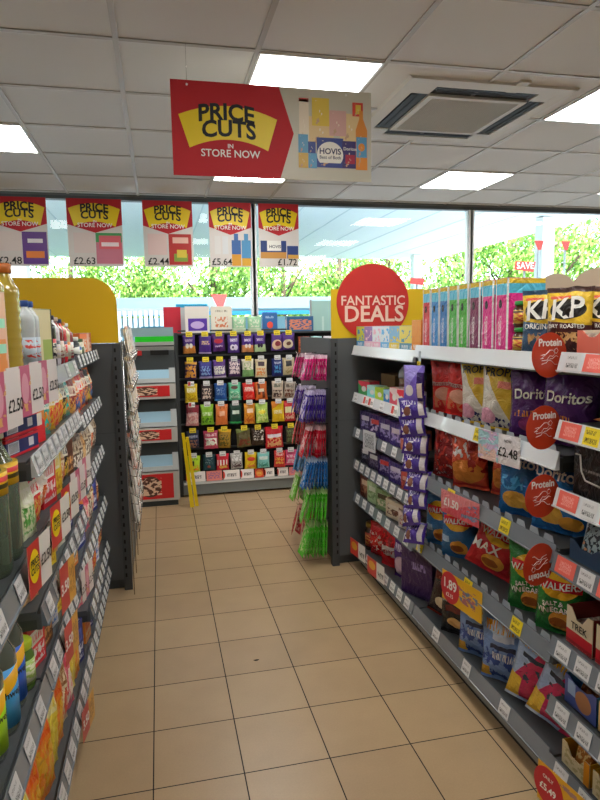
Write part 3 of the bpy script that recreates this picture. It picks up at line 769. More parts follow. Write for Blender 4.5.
# ------------------------------------------------------------------ sweet rack facing the camera
rack = empty('sweet_rack', (.72, 5.56, 0), 0, 'dark floor rack of hanging sweet bags in front of the window at the aisle end', 'display rack')
MB().box(-.56, .08, .05, 1.3, .12, 1.45).obj('back_panel', mat('rack_back', '15151c', .6), rack)
MB().box(-.585, -.06, 0, -.555, .3, 1.47).obj('side_panel', STEEL_D, rack)
MB().box(-.555, -.08, .02, 1.3, .08, .115).obj('base', STEEL, rack)
MB().box(-.55, -.095, .115, .56, -.08, .135).obj('base_lip', RAIL_W, rack)
MB().box(-.56, -.02, 1.45, 1.3, .25, 1.465).obj('top_board', STEEL_D, rack)
RAWC = [.262, .398, .52, .648, .775, .89, 1.04, 1.147]
ROWS = [(1.447, .157), (1.225, .16), (1.015, .158), (.83, .185), (.60, .165), (.375, .15)]
PU = '4b2a86'
SW = [
 [('purple and orange chocolate bag with two round eyes', PU, [('band', 0, .42, 'd68a3c'), ('ell', .35, .42, .14, .14, 'f0ece0'), ('ell', .66, .42, .14, .14, 'f0ece0'), ('type', .2, .66, .8, .8, 'd9b8e0', 4)]),
  ('purple chocolate bag with gold script', PU, [('type', .2, .5, .85, .7, 'd8b878', 4), ('band', 0, .08, 'b8a8d0')]),
  ('purple chocolate bag with a red logo', '5a2a7c', [('ell', .5, .6, .36, .14, 'c03048'), ('type', .2, .25, .8, .35, 'd8c0e0', 4)]),
  ('purple chocolate bag with white round sweets', PU, [('ell', .4, .3, .2, .16, 'e8e4f0'), ('ell', .68, .3, .2, .16, 'd8d0e4'), ('ell', .45, .3, .08, .08, '382060'), ('type', .2, .62, .85, .8, 'e0d4f0', 4)]),
  ('purple chocolate bag with an orange base and eyes', PU, [('band', 0, .4, 'd08a58'), ('ell', .38, .35, .12, .12, 'f0e8e0'), ('ell', .66, .35, .12, .12, 'f0e8e0'), ('type', .2, .6, .8, .75, 'e0d0f0', 4)]),
  ('purple chocolate bag with a pale green base', PU, [('band', 0, .4, 'b8d4a4'), ('ell', .38, .35, .12, .12, '2a2038'), ('ell', .62, .35, .12, .12, '2a2038'), ('type', .2, .6, .8, .75, 'e0d0f0', 4)]),
  ('purple bag with a large cream biscuit ring', '55308c', [('ell', .5, .36, .45, .3, 'dcc0a0'), ('ell', .55, .42, .26, .16, '8a3040')]),
  ('purple bag with a small cream biscuit ring', '4e2c80', [('ell', .45, .36, .42, .28, 'e8dcc0'), ('ell', .5, .38, .2, .12, '6a4438')])],
 [('gold and purple chocolate bag', '3c2258', [('blot', .05, .1, .95, .75, 'e09c3c', 4, .48), ('band', .82, .95, 'd8a040')]),
  ('blue violet chocolate bag', '3c3a90', [('blot', .1, .2, .9, .7, '86a8d8', 5), ('band', 0, .12, 'a89cd0')]),
  ('purple bag with white lettering blocks', '56308a', [('blot', .05, .2, .95, .65, 'e8e4dc', 7, .45), ('band', 0, .1, 'c0b4d0')]),
  ('purple bag with white and pink swirls', '46245e', [('blot', .05, .15, .95, .85, 'ead8dc', 5, .47)]),
  ('cream and green cartoonless sweet bag', 'dcd8c4', [('band', 0, .4, '7cb070'), ('blot', .2, .3, .8, .8, '88a868', 5)]),
  ('cream bag with orange pieces', 'd8c8a4', [('blot', .1, .1, .9, .5, 'd88a48', 5), ('rect', .25, .62, .8, .85, '4a3440')]),
  ('midnight blue chocolate bag', '1c2a70', [('blot', .2, .2, .8, .65, '4c94c8', 5), ('type', .2, .7, .8, .82, 'c0c8e0', 4)]),
  ('beige bag with a dark badge', 'b8a888', [('rect', .25, .5, .75, .8, '2c2a30'), ('blot', .15, .1, .85, .4, '9a8a5c', 5)])],
 [('bright yellow sweet bag with white lettering', 'e0c224', [('type', .15, .55, .85, .8, 'f8f4d8', 3), ('blot', .1, .1, .9, .4, 'b89018', 5)]),
  ('dark brown bag with pale chocolates', '33222a', [('blot', .1, .15, .9, .75, 'cdb8a8', 5)]),
  ('royal blue sweet bag', '1b4f9c', [('blot', .15, .3, .85, .75, '6a8cb4', 6), ('band', 0, .1, '4a90d0')]),
  ('mint green sweet bag', '58b088', [('ell', .5, .72, .28, .1, '5a4038'), ('blot', .1, .1, .9, .5, 'b0d8c0', 5)]),
  ('red sweet bag with white lettering', 'd8241e', [('type', .1, .5, .9, .75, 'f4e8e0', 3), ('blot', .2, .1, .8, .35, 'f06050', 5)]),
  ('orange and brown caramel bag', 'd0682c', [('rect', .22, .3, .42, .9, '5c2a18'), ('rect', .58, .1, .8, .55, '6a3018'), ('rect', .3, .45, .75, .62, 'f0dcc0')]),
  ('beige biscuit bag with dark chocolates', 'c0b0a0', [('blot', .1, .1, .9, .5, '3c2420', 5), ('type', .15, .65, .85, .85, '2a4a3c', 3)]),
  ('grey beige bag with brown pieces', 'a89c90', [('blot', .1, .1, .9, .55, '6c3c2c', 5), ('type', .15, .65, .85, .85, '4a4440', 3)])],
 [('pink bag with a dark red top', 'd08c8c', [('band', .6, 1, '8c2838'), ('blot', .05, .1, .95, .5, 'ecc8c0', 5), ('type', .15, .5, .9, .65, 'f0e4e0', 3)]),
  ('lime green sweet bag', '7cb82c', [('wedge', .5, .3, '93c83c'), ('type', .1, .45, .9, .62, 'eef4d0', 3), ('blot', .1, .1, .9, .35, '4c8018', 5)]),
  ('plain orange sweet bag', 'e07a3c', [('rect', .3, .45, .75, .68, 'f0b490'), ('type', .3, .8, .75, .9, '6a3018', 3)]),
  ('dark green mint bag', '123c30', [('rect', .2, .5, .8, .68, 'd8e8dc'), ('band', .05, .14, '2cb05c')]),
  ('orange gummy bag with a pale badge', 'e0942c', [('rect', .25, .55, .8, .75, 'f4d0b0'), ('blot', .1, .05, .9, .45, 'c85c20', 5)]),
  ('pale lime jelly bag', 'a8c85c', [('blot', .1, .1, .9, .7, 'e0ec94', 5), ('ell', .5, .55, .3, .1, 'f0e040')]),
  ('yellow jelly bag with orange streak', 'e4bc1c', [('wedge', .4, .62, 'd88020'), ('type', .15, .4, .85, .58, 'f8f0d0', 3)]),
  ('red and cream toffee bag', 'c43038', [('rect', .12, .42, .88, .72, 'e0dcb0'), ('blot', .1, .1, .9, .42, 'e8b8a0', 5)])],
 [('navy bag with brown nut pieces', '28304c', [('blot', .05, .05, .95, .5, '9a6a54', 5), ('type', .1, .6, .9, .75, 'a8b4d0', 3)]),
  ('pink red bag with white sweets', 'b8405c', [('blot', .08, .2, .92, .6, 'e8ece0', 4, .46), ('type', .1, .7, .9, .85, 'f0d4dc', 3)]),
  ('olive gold nut bag', 'a07c28', [('blot', .1, .1, .9, .7, '5c5420', 5), ('band', .85, 1, 'd8a828')]),
  ('wide brown and green bag', '5c5430', [('blot', .05, .1, .95, .5, '7c3c28', 4), ('wedge', .2, .75, '6c7c3c')]),
  ('dark chocolate bag with white drops', '38281e', [('blot', .2, .3, .95, .9, 'd4ccc4', 7, .56)]),
  ('large bulging red sweet bag with white lettering', 'c81c2c', [('rect', .1, .5, .9, .66, 'ece4f0'), ('blot', .1, .08, .9, .5, 'e8b07c', 5, .48)]),
  ('small dark olive bag', '3c3c28', [('blot', .1, .1, .9, .8, '5c6c40', 5)])],
 [('lime yellow sour sweet bag', 'b8d830', [('rect', .3, .4, .5, .7, '2c3818'), ('blot', .1, .05, .95, .45, 'e88c24', 5), ('type', .2, .72, .8, .85, '3c8018', 3)]),
  ('dark teal sweet bag', '1c4450', [('blot', .2, .4, .8, .75, '7c98a0', 7, .56), ('ell', .5, .25, .14, .08, 'b04838')]),
  ('crimson and white striped sweet bag', 'd8283c', [('bars', .05, .3, .95, .65, 'f4ece8', 4), ('blot', .2, .1, .85, .35, 'e8c050', 5)]),
  ('grey and white wrapped sweet bag', 'b4b4b4', [('blot', .1, .5, .9, .9, 'ececec', 4), ('blot', .1, .1, .9, .45, '604850', 5)]),
  ('sunny yellow sweet bag with a red lozenge', 'ecc81c', [('ell', .5, .6, .34, .12, 'd84830'), ('blot', .15, .08, .85, .4, 'e8843c', 5)]),
  ('pale teal mint bag', '7cc4c0', [('rect', .15, .55, .85, .75, 'd8e8e4'), ('blot', .1, .1, .9, .4, '409c90', 5)]),
  ('red gummy bag with yellow rings', 'd83c38', [('blot', .1, .2, .9, .6, 'f0b44c', 5), ('type', .15, .7, .85, .85, 'f4d8d4', 3)]),
  ('pink laces sweet bag', 'd84c80', [('blot', .1, .15, .95, .7, 'f0c0d0', 4), ('rect', .1, .75, .9, .9, 'c04468')])]]
ORD = ['first', 'second', 'third', 'fourth', 'fifth', 'sixth', 'seventh', 'eighth', 'ninth', 'tenth', 'eleventh', 'twelfth', 'thirteenth', 'fourteenth', 'fifteenth', 'sixteenth']
RN = ['top row', 'second row', 'third row', 'fourth row', 'fifth row', 'bottom row']
for r_, ((zt, hh), defs) in enumerate(zip(ROWS, SW)):
    xs = list(RAWC)
    ws = [.112]*8
    if r_ == 4: xs = [.262, .42, .54, .72, .845, 1.0, 1.15]; ws = [.118, .135, .12, .14, .13, .175, .09]
    rail = MB(); rail.box(-.55, .05, zt+.03, .58, .075, zt+.045)
    rail.obj('hook_bar', STEEL_D, rack)
    for i, ((desc, base, items), x) in enumerate(zip(defs, xs)):
        desc = desc.replace(' cartoonless', '')
        w_ = ws[i]*random.uniform(.95, 1.05); h_ = hh*random.uniform(.96, 1.04)
        if r_ == 4 and i == 5: h_ = .2
        m = art('sweet_%d_%d' % (r_, i), base, items, .28)
        pr = bag('sweet_%d_%d' % (r_, i), w_, h_, .035, m, r_*9+i, parts=False)
        put(pr, 'sweet_bag', '%s on sweet rack, %s, %s' % (desc, RN[r_], ORD[i]), 'sweet bag',
            (x, 5.475+random.uniform(-.012, .012), zt-h_+random.uniform(-.006, .006)), R(random.uniform(-7, 7)), 'bags on the end sweet rack', rx=R(random.uniform(-3, 3)), ry=R(random.uniform(-3, 3)))
        # hook and ticket belong to the rack
        hk = MB().tube([(x-.72, .08, zt+.0), (x-.72, -.095, zt+.0), (x-.72, -.1, zt+.012)], .002, 6).obj('hook', CHROME, rack)
        tb = MB(); tb.face([(x-.72-.028, -.112, zt-.012), (x-.72+.028, -.112, zt-.012), (x-.72+.028, -.105, zt+.03), (x-.72-.028, -.105, zt+.03)], 0, [(0, 0), (1, 0), (1, 1), (0, 1)])
        yel = r_ == 0 or (r_ == 1 and i in (0, 1, 2, 4)) or r_ == 4
        tb.obj('price_ticket', TICKY if yel else (TICKR if (r_ in (2, 3) and i == 0) else TICKW), hk)
# second half of the rack, partly hidden by the hooks of the right unit
for r_ in range(6):
    for i, x in enumerate((1.29, 1.41, 1.53, 1.66)):
        zt, hh = ROWS[r_]; zt -= .03
        c1, c2, d_ = [('8c3c2c', 'd8803c', 'brown and orange'), ('9cc4c8', '3c8c8c', 'pale teal'), ('d8d4dc', '5c3c9c', 'white and violet'), ('c0343c', 'ecd0c8', 'red and white'), ('9c2c38', 'd8a0a0', 'crimson'), ('cc8c94', 'e8e0e0', 'pale pink')][(r_+i) % 6]
        m = art('sweetb_%d' % ((r_+i) % 6), c1, [('blot', .1, .1, .9, .8, c2, 5)], .3)
        pr = bag('sweetb_%d' % ((r_+i) % 6), .108, hh, .035, m, 77+(r_+i) % 6, parts=False)
        put(pr, 'sweet_bag', '%s bag on right part of sweet rack, %s, %s column' % (d_, RN[r_], ORD[i]), 'sweet bag', (x, 5.475, zt-hh), R(random.uniform(-6, 6)), 'bags on the right part of the end rack')
        MB().tube([(x-.72, .08, zt+.0), (x-.72, -.1, zt+.0)], .002, 6).obj('hook', CHROME, rack)
# promo strip along the rack base
PR = [(-.53, -.36, 'w'), (-.35, -.21, 'p'), (-.2, -.05, 'w'), (-.04, .08, 'w'), (.09, .17, 'r'), (.18, .27, 'w'), (.30, .40, 'w'), (.41, .53, 'p')]
for i, (a, b_, k) in enumerate(PR):
    m = {'w': art('promo_white', 'ebe4e0', [('type', .25, .3, .8, .65, '40383a', 2), ('ell', 0, .5, .12, .4, 'd8402c')], .4),
         'p': art('promo_pink', 'e0857c', [('blot', .1, .15, .9, .85, 'a06a90', 5)], .4), 'r': art('promo_red', 'd8442c', [('ell', .5, .5, .4, .36, 'e88c3c'), ('type', .25, .4, .75, .6, 'f0d060', 3)], .4)}[k]
    z0, z1 = .14, .23-.012*i*.2
    o = MB(); o.face([(a, -.10, z0), (b_, -.10, z0), (b_, -.085, z1), (a, -.085, z1)], 0, [(0, 0), (1, 0), (1, 1), (0, 1)]); o.obj('promotion_card', m, rack)
# things standing on top of the rack and in the window
PZ = 1.466
def stand(key, x0, x1, z1, y, m, name, label, cat, d=.03, letters=(), z0=PZ):
    put(carton(key, x1-x0, d, z1-z0, m, letters=letters), name, label, cat, ((x0+x1)/2, y, z0), 0)
stand('tp1', .24, .455, 1.70, 5.62, art('tp1', 'd4cfc8', [('rect', .12, .08, .9, .55, '4c2c90'), ('ell', .5, .3, .28, .14, 'c0a8d8')], .4), 'display_card', 'cream display card with a purple picture standing on the sweet rack', 'display card')
stand('tp2', .47, .66, 1.70, 5.63, art('tp2', 'e0dbcc', [('type', .2, .78, .8, .86, '888070', 3), ('blot', .2, .2, .8, .6, 'b86c4c', 5)], .4), 'display_card', 'cream display card with a brown picture standing on the sweet rack', 'display card')
for k, x in enumerate((.72, .86)):
    pr = bag('tpg', .13, .14, .03, art('tpg', '86b08c', [('band', 0, .25, 'c8d8c0'), ('blot', .15, .3, .85, .8, 'd8dcc8', 4)], .35), 3, parts=False)
    put(pr, 'sweet_bag', 'pale green sweet bag standing on top of the sweet rack, ' + ('left' if not k else 'right')+' of two', 'sweet bag', (x, 5.6, PZ), 0, 'green bags on the rack top')
stand('tp4', .94, 1.08, 1.64, 5.64, art('tp4', '2c5c94', [('ell', .5, .35, .2, .18, 'c84838'), ('type', .2, .7, .8, .82, 'a8c4e0', 3)], .4), 'book', 'blue book with a red motif standing on the sweet rack', 'book')
stand('tp5', 1.16, 1.41, 1.60, 5.62, art('tp5', '28547c', [('blot', .08, .1, .92, .8, 'b8745c', 5, .46)], .35), 'snack_box', 'blue snack box with brown biscuits standing right on the sweet rack', 'snack box', .09)
stand('tp6', 1.13, 1.40, 1.52, 5.60, art('tp6', '386c48', [('band', .4, .8, 'dcdcd0'), ('bars', 0, 0, 1, .35, '909890', 3)], .35), 'snack_box', 'low white and green box in front of the blue snack box', 'snack box', .05) if 0 else None
put(carton('redcard', .15, .02, .26, mat('pinkred_card', 'd02c40', .5)), 'display_card', 'plain crimson card standing between the freezer and the sweet rack', 'display card', (.13, 5.70, 1.44), 0)
tl = empty('light_box_panel', (1.43, 5.72, .9), 0, 'tall pale teal panel standing between the sweet rack and the red disc', 'panel')
MB().box(-.0, 0, 0, .2, .03, .85).obj('panel_sheet', mat('teal_pale', 'a9d2cc', .4), tl)
MB().box(-.012, -.002, 0, 0, .032, .86).obj('panel_frame', ALU, tl)
MB().box(.1, -.004, .3, .12, 0, .7).obj('stripe', mat('teal_pale2', 'c9e4de', .4), tl)
tg = empty('window_notice', (1.55, 5.77, 1.62), 0, 'small red notice with white marks left of the red disc', 'notice')
MB().box(-.09, 0, 0, .09, .004, .085).obj('sheet', mat('notice_red', 'b83c38', .5), tg)
t = MB(); t.text('OFFER', .05, flat(0, .042, -.002)); t.obj('lettering', WHITEINK, tg) if 0 else t.bm.free()
# leaning drink and snack poster boards at the window, left of the rack
ev = empty('window_banner', (-.02, 5.79, 1.42), 0, 'cyan banner with white EV lettering low in the window', 'banner')
MB().box(-.13, 0, 0, .14, .004, .11).obj('banner_sheet', mat('banner_cyan', '20a8d8', .5), ev)
t = MB(); t.text('EV', .09, flat(-.06, .055, -.002)); t.obj('lettering', WHITEINK, ev)
bb = empty('window_board', (.34, 5.83, 1.46), 0, 'pale grey board with a cyan top strip in the window behind the sweet rack', 'notice board')
MB().box(-.17, 0, 0, .12, .004, .27).obj('sheet', mat('board_pale', 'c9ccce', .5), bb)
MB().box(-.17, -.001, .24, .12, 0, .27).obj('top_strip', mat('banner_cyan', '20a8d8', .5), bb)

# ------------------------------------------------------------------ freezer
fz = empty('freezer_cabinet', (-.09, 5.25, 0), 0, 'grey three-tier ice cream freezer with glass lids and red picture panels', 'freezer')
FG = mat('freezer_grey', 'a7aaa8', .4, .1); FD = mat('freezer_dark', '3c4244', .5)
MB().box(-.215, .06, .05, .215, .6, 1.37).obj('cabinet', FD, fz)
MB().box(-.2, .02, 0, .2, .6, .05).obj('base', FD, fz)
GLASSB = mat('freezer_glass', '9fc4d8', .06, spec=.8, coat=.5)
for k, (pz0, pz1, wz0, wz1) in enumerate(((.05, .30, .31, .55), (.555, .68, .69, .92), (.925, 1.05, 1.06, 1.26))):
    d_ = MB(); d_.box(-.215, .0, pz0, .215, .06, pz1); p_ = d_.obj('front_panel', mat('freezer_white', 'c6c5bf', .4), fz)
    MB().box(-.17, -.003, pz0+.02, .165, -.0005, pz1-.015).obj('picture', art('freezer_pic', 'b41c20', [('ell', .42, .5, .28, .42, '4a2a20'), ('blot', .15, .15, .7, .85, 'd8b89c', 5, .5)], .35), p_)
    ld = MB()
    ld.prism([(.0, wz0), (.1, wz1), (.13, wz1), (.06, wz0)], 'x', -.215, -.165); ld.prism([(.0, wz0), (.1, wz1), (.13, wz1), (.06, wz0)], 'x', .165, .215)
    ld.prism([(.0, wz0), (.014, wz0+.035), (.06, wz0+.035), (.06, wz0)], 'x', -.165, .165)
    ld.prism([(.084, wz1-.035), (.1, wz1), (.13, wz1), (.1, wz1-.035)], 'x', -.165, .165)
    l_ = ld.obj('lid', FG, fz)
    MB().prism([(.022, wz0+.03), (.092, wz1-.03), (.098, wz1-.03), (.028, wz0+.03)], 'x', -.165, .165).obj('lid_glass', GLASSB, l_)
MB().prism([(.08, 1.265), (.05, 1.36), (.2, 1.37), (.2, 1.265)], 'x', -.215, .215).obj('head_panel', FG, fz)
MB().box(.02, .045, 1.29, .17, .055, 1.33).obj('display_screen', SLOT, fz)
MB().box(-.12, .045, 1.29, -.05, .055, 1.33).obj('red_badge', mat('badge_red', 'c03030', .4), fz)
MB().box(-.215, .05, 1.37, .215, .3, 1.40).obj('top', FG, fz)
MB().box(-.1, .06, 1.395, .215, .08, 1.445).obj('green_header', mat('header_green', '18c81c', .5), fz)
MB().box(-.215, .1, 1.445, .215, .3, 1.52).obj('header_board', mat('header_pale', '8fa8b4', .4), fz)
wf = empty('wet_floor_sign', (.225, 5.17, 0), 0, 'folded yellow wet floor sign leaning between the freezer and the sweet rack', 'wet floor sign')
YP = mat('plastic_yellow', 'e8cc10', .35)
MB().prism([(-.022, 0), (.012, 0), (-.045, .64), (-.07, .64)], 'y', -.02, .0).obj('front_leaf', YP, wf)
MB().prism([(.022, 0), (.052, 0), (-.012, .6), (-.036, .6)], 'y', .004, .024).obj('rear_leaf', YP, wf)
MB().box(-.06, -.004, .56, -.02, .012, .58).obj('hinge', YP, wf)

# ------------------------------------------------------------------ card rack on the left end unit
cr = empty('card_rack', (-.2, 3.97, 0), 0, 'tall chrome wire card rack on the side of the left end unit', 'card rack')
for y_ in (-.48, -.16, .16, .48):
    MB().tube([(.006, y_, .0), (.006, y_, 1.45)], .003, 6).obj('upright_wire', CHROME, cr)
CT_ = [1.33, 1.17, 1.01, .85, .69, .53, .37]
for z_ in CT_:
    for y_ in (-.36, -.12, .12, .36):
        pk = MB()
        pk.tube([(.01, y_-.1, z_+.06), (.055, y_-.1, z_+.03), (.055, y_+.1, z_+.03), (.01, y_+.1, z_+.06)], .0022, 6)
        pk.tube([(.01, y_-.1, z_+.0), (.05, y_-.1, z_-.01), (.05, y_+.1, z_-.01), (.01, y_+.1, z_+.0)], .0022, 6)
        for q_ in (-.1, 0, .1): pk.tube([(.05, y_+q_, z_-.01), (.055, y_+q_, z_+.03)], .0018, 6)
        pk.obj('card_pocket', CHROME, cr)
CC = ['d8c8b0', 'e8e0d8', 'b07868', 'c8b490', '94a0a8', 'e0d0c8', 'a08c70', 'd4a898', 'f0ece4', '7c8c80']
CN = ['tan', 'ivory', 'rust', 'sand', 'slate', 'blush', 'olive brown', 'coral', 'white', 'sage']
n_ = 0
for ti, z_ in enumerate(CT_):
    for yi, y_ in enumerate((-.36, -.12, .12, .36)):
        k = (ti*3+yi*7) % 10
        hh = .18+.02*(k % 3); x0 = -.2
        m = art('gcard_%d' % k, CC[k], [('rect', .1, .1, .9, .9, 'f0ece6'), ('blot', .15, .2, .85, .8, CC[(k+3) % 10], 4)], .4)
        for e in range(2):
            cm = carton('gc_%d' % k, .15, .006, hh, m)
            put([cm[0]], 'greeting_card', '%s greeting card, %s in its pocket, %s tier, %s pocket of rack' % (CN[k], ('front', 'behind')[e], ORD[ti], ORD[yi]), 'greeting card',
                (x0+.042-.014*e, 4.1+y_+random.uniform(-.008, .008), z_-.002), LF-0, 'cards on the wire rack', rx=R(-9+e*2))
        n_ += 1

# ------------------------------------------------------------------ bunches on hooks of the right end unit
HK = [  # z of the hook, y, n, w, h, colour, name
 (1.335, 3.665, 9, .10, .155, 'b8246c', 'magenta', 'e8c8d8'), (1.335, 3.93, 9, .10, .155, 'c43c7c', 'pink', 'ecd4e0'),
 (1.12, 3.665, 9, .11, .20, '3c2880', 'purple', 'cfc4e4'), (1.12, 3.95, 8, .11, .18, '5c4898', 'violet', 'dcd4ec'),
 (.90, 3.665, 9, .11, .20, 'a8182c', 'crimson', 'e0b8bc'), (.92, 3.95, 8, .11, .19, 'b8484c', 'rose red', 'ecd8d4'),
 (.70, 3.665, 8, .11, .20, '2c6cac', 'blue', 'b8d4ec'), (.72, 3.95, 8, .11, .17, '5c98c8', 'light blue', 'd8e8f0'),
 (.50, 3.67, 9, .12, .22, '4cb02c', 'lime green', 'c4e49c'), (.54, 3.97, 8, .12, .20, '6cb044', 'grass green', 'd4e4b8'),
 (.29, 3.67, 9, .12, .23, '48a82c', 'bright green', 'bce094'), (.30, 3.99, 5, .11, .2, 'a02c34', 'dark red', 'd89c94')]
for z_, y_, n, w_, h_, c1, nm, c2 in HK:
    m = art('hang_'+nm, c1, [('band', .86, 1, c2), ('rect', .0, .12, .2, .86, c2), ('blot', .15, .1, .9, .8, c2, 4, .53)], .22)
    pr = bag('hang_'+nm, w_, h_, .012, m, len(nm), parts=False)
    L_ = .125
    MB().tube([(0, y_-4.0, z_), (-L_-.01, y_-4.0, z_), (-L_-.014, y_-4.0, z_+.012)], .0028, 6).obj('hook', CHROME, hr)
    near = 'nearer' if y_ < 3.8 else 'farther'
    for i in range(n):
        k = i/(n-1)
        tilt = R(-2-13*(k**1.5)+random.uniform(-2, 2))
        x_ = 1.012-.02-L_*.86*k
        t_ = put(pr, 'hanging_packet', '%s slim packets bunched on one hook of the right end unit, %s column' % (nm, near), 'packet',
            (x_+math.sin(tilt)*h_, y_+random.uniform(-.012, .012), z_-.006-h_*math.cos(tilt)), RF+R(random.uniform(-14, 8)), nm+' packets on one hook', rx=tilt)
# ------------------------------------------------------------------ goods on the right shelves
WI = mat('pack_white_ink', 'f2efe8', .4); YI = mat('pack_yellow_ink', 'e8c020', .4); BKI = mat('pack_black_ink', '1a1818', .4)
def rz(turn=0): return RF+R(turn)
def settle(parts, loc, rot, side, lip, z):
    """rest the lowest point on the shelf and keep the front clear of the shelf lip"""
    from mathutils import Euler
    M_ = Euler(rot, 'XYZ').to_matrix(); lo = 9; fx = 9; 
    for nm, me in parts:
        for v in me.vertices:
            p = M_ @ v.co; lo = min(lo, p.z); fx = min(fx, side*p.x)
    x = side*(abs(lip)+.0155)-side*fx
    x = max(x, loc[0]) if side > 0 else min(x, loc[0])
    return (x, loc[1], z-lo+.0006)
def rp(parts, name, label, cat, y, z, d, turn=12, x=None, **k):
    rot = (k.get('rx', 0), k.get('ry', 0), rz(turn))
    return put(parts, name, label, cat, settle(parts, (x if x is not None else 0, y, z), rot, 1, RX, z), rot[2], **k)
def rp_old(parts, name, label, cat, y, z, d, turn=12, x=None, **k):
    return put(parts, name, label, cat, ((x if x is not None else RX+.022+d/2), y, z+.0005), rz(turn), **k)
# bay E top shelf: tall sleeves
ZT = 1.398
sl = [(2.585, 'b82c3c', 'crimson'), (2.50, '2c78b8', 'blue'), (2.415, '2468a8', 'deep blue'), (2.33, '3c9c38', 'green'), (2.245, '409c30', 'leaf green'), (2.155, '6c1848', 'maroon'), (2.06, 'c8247c', 'magenta'), (1.965, 'd42c84', 'bright pink')]
for i, (y, c_, nm) in enumerate(sl):
    fr_ = art('sleeve_'+nm, c_, [('band', .78, .93, '58bcdc'), ('band', .93, 1, 'd8b42c'), ('rect', 0, 0, .1, 1, 'f0f0f0'), ('ell', .45, .66, .14, .06, '181818'), ('type', .3, .1, .55, .5, 'f0e8ec', 14)], .3)
    sd_ = art('sleeveside_'+nm, c_, [('band', .8, .93, '58bcdc'), ('band', .93, 1, 'd8b42c'), ('rect', 0, 0, .05, 1, 'f0f0f0'), ('blot', .3, .1, .9, .6, 'e0a0c0' if i > 5 else c_, 3)], .3)
    rp(carton('sleeve_'+nm, .073, .15, .258, fr_, sd_), 'snack_carton', 'tall slim %s carton with cyan top, standing on the top crisp shelf' % nm, 'carton', y, ZT, .15, 0, group=None)
JG = mat('jar_green_lid', '3c9c48', .35); JB = mat('jar_dark_content', '4a2c1c', .15, coat=.6)
jl = art('jar_label', 'c8a43c', [('blot', .05, .1, .95, .8, 'a83c28', 6), ('band', .8, .95, '38281c')], .4)
jr = jar('sauce_jar', .034, .088, JB, JG, jl, )
for k in range(2):
    rp(jr, 'sauce_jar', 'small jar with green lid and gold label, %s of two stacked beside the pink carton' % ('upper', 'lower')[1-k], 'jar', 1.885, ZT+.0895*k, .07, 0, x=1.215, group='two stacked jars')
HC = mat('header_tan', 'c8b49c', .6)
for i, (y, w_) in enumerate(((1.62, .2), (1.88, .2), (2.12, .16))):
    o = MB(); o.prism([(-w_/2, 0), (w_/2, 0), (w_/2, .22)]+[(w_/2*math.cos(a), .22+.07*math.sin(a)) for a in [PI*k/12 for k in range(1, 12)]]+[(-w_/2, .22)], 'y', 0, .004)
    o = o.obj('header_card', HC); o.location = (1.5, y, ZT+.001); o.rotation_euler = (0, 0, rz(25)); tag(o, 'pale tan rounded cardboard header behind the goods on the top right shelf, %s' % ('right', 'middle', 'left')[i], 'header card')
def kp(c1, c2, key):
    m = art('nut_'+key, c1, [('wedge', -.08, .52, 'dcb52c'), ('band', .93, 1, c2), ('ell', .5, .68, .4, .15, '16120f'), ('blot', .2, .08, .85, .34, 'b88c58', 5, .55), ('rect', .1, .84, .55, .88, 'd86048')], .3)
    return bag('nut_'+key, .145, .205, .05, m, 40+len(key), [('KP', .088, .5, .68, WI, .08), ('ORIGINAL' if key == 'blue' else 'DRY ROASTED', .024, .5, .43, WI, .0)])
rp(kp('35506c', '27445c', 'blue'), 'nut_bag', 'blue and yellow bag of salted nuts with KP logo on the top shelf', 'nut bag', 1.785, ZT, .05, 30)
rp(kp('451c1c', '4a3430', 'brown'), 'nut_bag', 'brown and yellow bag of dry roasted nuts with KP logo, in front of its twin', 'nut bag', 1.655, ZT, .05, 30, x=1.20)
rp(kp('451c1c', '4a3430', 'brown'), 'nut_bag', 'second brown and yellow nut bag half hidden at the right edge of the top shelf', 'nut bag', 1.60, ZT, .05, 32, x=1.30)
# shelf 2: red bags, proper, doritos
def crisp(key, base, items, w_, h_, t_, seed, letters=(), rough=.16, metal=0):
    return bag(key, w_, h_, t_, art(key, base, items, rough, metal), seed, letters)
Z2 = 1.103
red = crisp('snack_red', 'bc2420', [('blot', .1, .1, .9, .45, 'e07850', 5, .55), ('ell', .5, .35, .3, .12, 'e8a890'), ('blot', .2, .6, .8, .9, '8c1814', 4, .6), ('band', .5, .56, 'e0d0c4')], .17, .25, .075, 5, [('Sensations', .035, .5, .53, mat('red_ink', 'a81818', .4), .0)])
rp(red, 'crisp_bag', 'red snack bag leaning beside the hanging chocolate strip on the second shelf', 'crisp bag', 2.50, Z2, .08, 30, ry=R(-4), x=1.25)
rp(red, 'crisp_bag', 'red snack bag overlapping its twin, next to the yellow popcorn bags', 'crisp bag', 2.36, Z2, .08, 30, ry=R(6), x=1.235)
prp = crisp('popcorn', 'e4e0d4', [('wedge', -1.1, .95, 'e2bd40'), ('band', 0, .12, 'd8d2cc'), ('blot', 0, .02, 1, .2, '2c2c58', 7, .52), ('ell', .18, .2, .22, .12, 'e8a8c0'), ('rect', .42, .62, .8, .72, 'd87858')], .18, .255, .085, 8,
            [('PROPER', .068, .5, .84, BKI, .0)])
rp(prp, 'popcorn_bag', 'white and yellow PROPER popcorn bag beside the red snack bags', 'popcorn bag', 2.19, Z2, .09, 32, ry=R(-3), x=1.24)
rp(prp, 'popcorn_bag', 'white and yellow PROPER popcorn bag beside the purple tortilla bags', 'popcorn bag', 2.035, Z2, .09, 34, ry=R(2), x=1.235)
dor = crisp('tortilla_purple', '45205c', [('wedge', .0, .88, '32143c'), ('ell', .5, .2, .3, .12, '7c3060'), ('type', .12, .3, .6, .38, 'e0843c', 5)], .185, .26, .09, 14,
            [('Doritos', .072, .5, .60, WI, .08)])
tri = MB()
